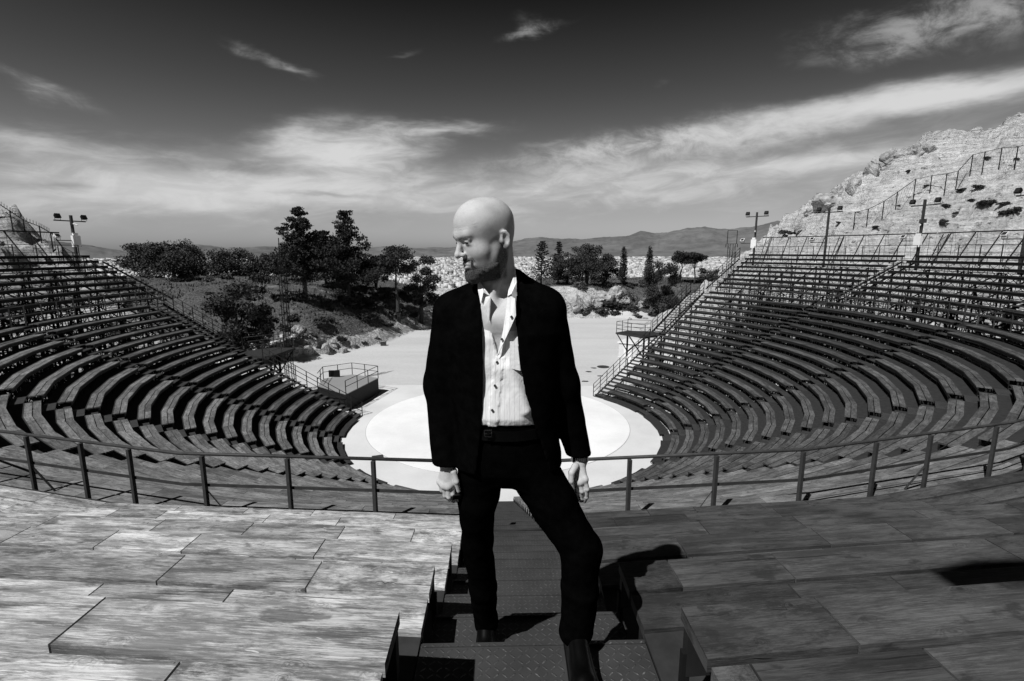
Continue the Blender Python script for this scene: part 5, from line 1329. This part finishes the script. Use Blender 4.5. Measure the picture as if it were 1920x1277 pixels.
def jacket(X, Y, Z):
    d = union([jk_l, cap(Wp(900, 552, YB + .01), AL_[0], .052, .074), cap(Wp(972, 540, YB + .01), AR_[0], .052, .078), cap(Wp(915, 530, YB + .045), Wp(962, 522, YB + .045), .036, .036)], .03)(X, Y, Z)
    a = np.minimum(sleeve(AL_, (.076, .064, .052))(X, Y, Z), sleeve(AR_, (.080, .066, .045))(X, Y, Z)); a = np.maximum(a, Wp(0, 867, YB - .03)[2] - Z)
    d = smin(d, a, .02) + wrink(X, Y, Z, 7, .012)
    cut = front_cut([(480, 893, 968), (520, 896, 968), (600, 902, 966), (680, 905, 974), (740, 904, 984), (800, 902, 1001), (830, 899, 1012), (905, 890, 1035)], ymax=YB - .02)(X, Y, Z)
    # neck hole
    nk = cap(NB + np.array([0, .01, -.02]), H(-.03, 0, -.02), .066, .07)(X, Y, Z)
    d = smax(d, -np.minimum(cut, nk), .004)
    hol = jk_l(X, Y, Z) + .012
    for A, r in ((AL_, .041), (AR_, .036)): hol = np.minimum(hol, cap(A[2] * .75 + A[1] * .25, A[2], r, r)(X, Y, Z))
    return smax(d, -hol, .004)
man_part('jacket', surface_nets(jacket, (.28, -30.55, 10.98), (1.02, -30.1, 11.82), .0062), 'black_cloth', person)
def trousers(X, Y, Z):
    d = union([hips, chain(LL, [.094, .073, .060, .054, .051]), chain(LR, [.098, .088, .073, .068, .066])], .028)(X, Y, Z) + wrink(X, Y, Z, 11, .014)
    hem = np.where(X < .72, LL[-1][2] - .045 - Z, LR[-1][2] - .035 - Z); return np.maximum(d, hem)
man_part('trousers', surface_nets(trousers, (.34, -30.52, 10.15), (1.02, -29.98, 11.27), .0065), 'black_trouser', person)
# belt with buckle
bz = Wp(0, 811, YB - .125)[2]; mb = MB(); n = 48
for k in range(n):
    a0, a1 = 2 * math.pi * k / n, 2 * math.pi * (k + 1) / n; P = []
    for z in (bz - .03, bz + .005):
        for a, r in ((a0, 0), (a1, 0), (a1, .006), (a0, .006)): P.append((.635 + (.163 + r) * math.cos(a) - ORG.x, YB - .006 + (.123 + r) * math.sin(a) - ORG.y, z - ORG.z))
    mb.hexa([P[3], P[2], P[1], P[0], P[7], P[6], P[5], P[4]])
belt = mb.build('belt', 'leather', person)
c = Wp(914, 813, YB - .142) - np.array(ORG); mb = MB(); mb.box(c[0], c[1], c[2] + .011, .026, .003, .0022); mb.box(c[0], c[1], c[2] - .011, .026, .003, .0022); mb.box(c[0] - .012, c[1], c[2], .0022, .003, .024); mb.box(c[0] + .012, c[1], c[2], .0022, .003, .024); mb.box(c[0], c[1] - .002, c[2], .03, .003, .002); mb.build('buckle', 'chrome', belt)
# collar wings
def flap(pts, th, m, name):
    P = [np.array(p) for p in pts]; n = len(P); mb = MB(); nrm = np.cross(P[1] - P[0], P[2] - P[0]); nrm = nrm / np.linalg.norm(nrm) * th; nrm = nrm if nrm[1] < 0 else -nrm
    A = [p - np.array(ORG) for p in P]; B = [p - np.array(ORG) + nrm for p in P]; mb.v = [tuple(p) for p in A + B]
    mb.face(list(range(n))); mb.face([n + i for i in range(n)]); 
    for i in range(n): j = (i + 1) % n; mb.face([i, j, n + j, n + i])
    return mb.build(name, m, person)
flap([Wp(894, 514, YB - .05), Wp(904, 538, YB - .085), Wp(920, 557, YB - .118), Wp(906, 549, YB - .128), Wp(901, 571, YB - .135), Wp(896, 545, YB - .10)], .003, 'shirt', 'collar')
flap([Wp(904, 536, YB - .088), Wp(920, 557, YB - .122), Wp(917, 602, YB - .130), Wp(908, 575, YB - .128), Wp(900, 560, YB - .12)], .003, 'shirt', 'collar')
flap([Wp(965, 498, YB - .02), Wp(968, 530, YB - .07), Wp(967, 572, YB - .13), Wp(958, 552, YB - .128), Wp(951, 556, YB - .125), Wp(953, 544, YB - .10), Wp(962, 520, YB - .06)], .003, 'shirt', 'collar')
flap([Wp(952, 553, YB - .118), Wp(966, 560, YB - .132), Wp(967, 592, YB - .14), Wp(950, 630, YB - .142), Wp(932, 668, YB - .136), Wp(943, 620, YB - .13)], .003, 'shirt', 'lapel')
flap([Wp(955, 640, YB - .134), Wp(969, 640, YB - .134), Wp(975, 695, YB - .137), Wp(954, 690, YB - .137)], .002, 'shirt', 'pocket')
for (px, py, yy) in ((958, 594, .143), (940, 636, .143), (931, 679, .133), (927, 723, .133), (922, 769, .138)):
    c = Wp(px, py, YB - yy) - np.array(ORG); mb = MB(); mb.tube([c, c + np.array([0, -.003, 0])], .0042, 12); b_ = mb.build('button', 'steel_rail', person)
# boots
def boot(A, toe_y, zg, name, tw):
    h = A.copy(); heel = np.array([A[0], A[1] + .045, zg + .035]); ball = np.array([A[0] + tw * .6, toe_y + .09, zg + .032]); toe = np.array([A[0] + tw, toe_y + .03, zg + .026])
    fs = [cap(A + np.array([0, .01, .06]), A + np.array([0, .02, -.02]), .043, .045), cap(heel, ball, .042, .047), cap(ball, toe, .047, .030), cap(A + np.array([0, -.01, -.01]), ball + np.array([0, .02, .012]), .04, .034)]
    g = union(fs, .02)
    def f(X, Y, Z):
        d = np.maximum(g(X, Y, Z), zg + .012 - Z); sole = np.maximum(g(X, Y, np.full_like(Z, zg + .03)) - .003, np.maximum(zg - Z + .001, Z - zg - .016)); hl = np.maximum(np.maximum(Y * 0 + (A[1] - .01) - Y, zg - Z + .001), 0)
        return np.minimum(d, sole)
    man_part(name, surface_nets(f, np.array([A[0] - .09, toe_y - .04, zg - .01]), np.array([A[0] + .1, A[1] + .12, zg + .2]), .005), 'leather', person)
boot(LL[-1], -30.325, 10.1145, 'boot', .0); boot(LR[-1], -30.66, 10.305, 'boot', .012)
# bracelet
mb = MB(); c = AR_[2] * .97 + AR_[1] * .03 - np.array(ORG); n = 30
for k in range(n):
    a = 2 * math.pi * k / n; p = c + np.array([.031 * math.cos(a), .029 * math.sin(a), -.002]); mb.box(p[0], p[1], p[2], .0045, .003, .022, a + math.pi / 2)
mb.build('bracelet', 'chrome', person)
mb = MB(); c = Wp(852, 924, yl + .005); mb.box(0, 0, 0, .034, .05, .018); o = mb.build('lens_cap', 'steel_black'); o.location = c; o.rotation_euler = (.3, .1, .5); tag(o, 'small black object held in the fingers of the man on the left', 'held object')
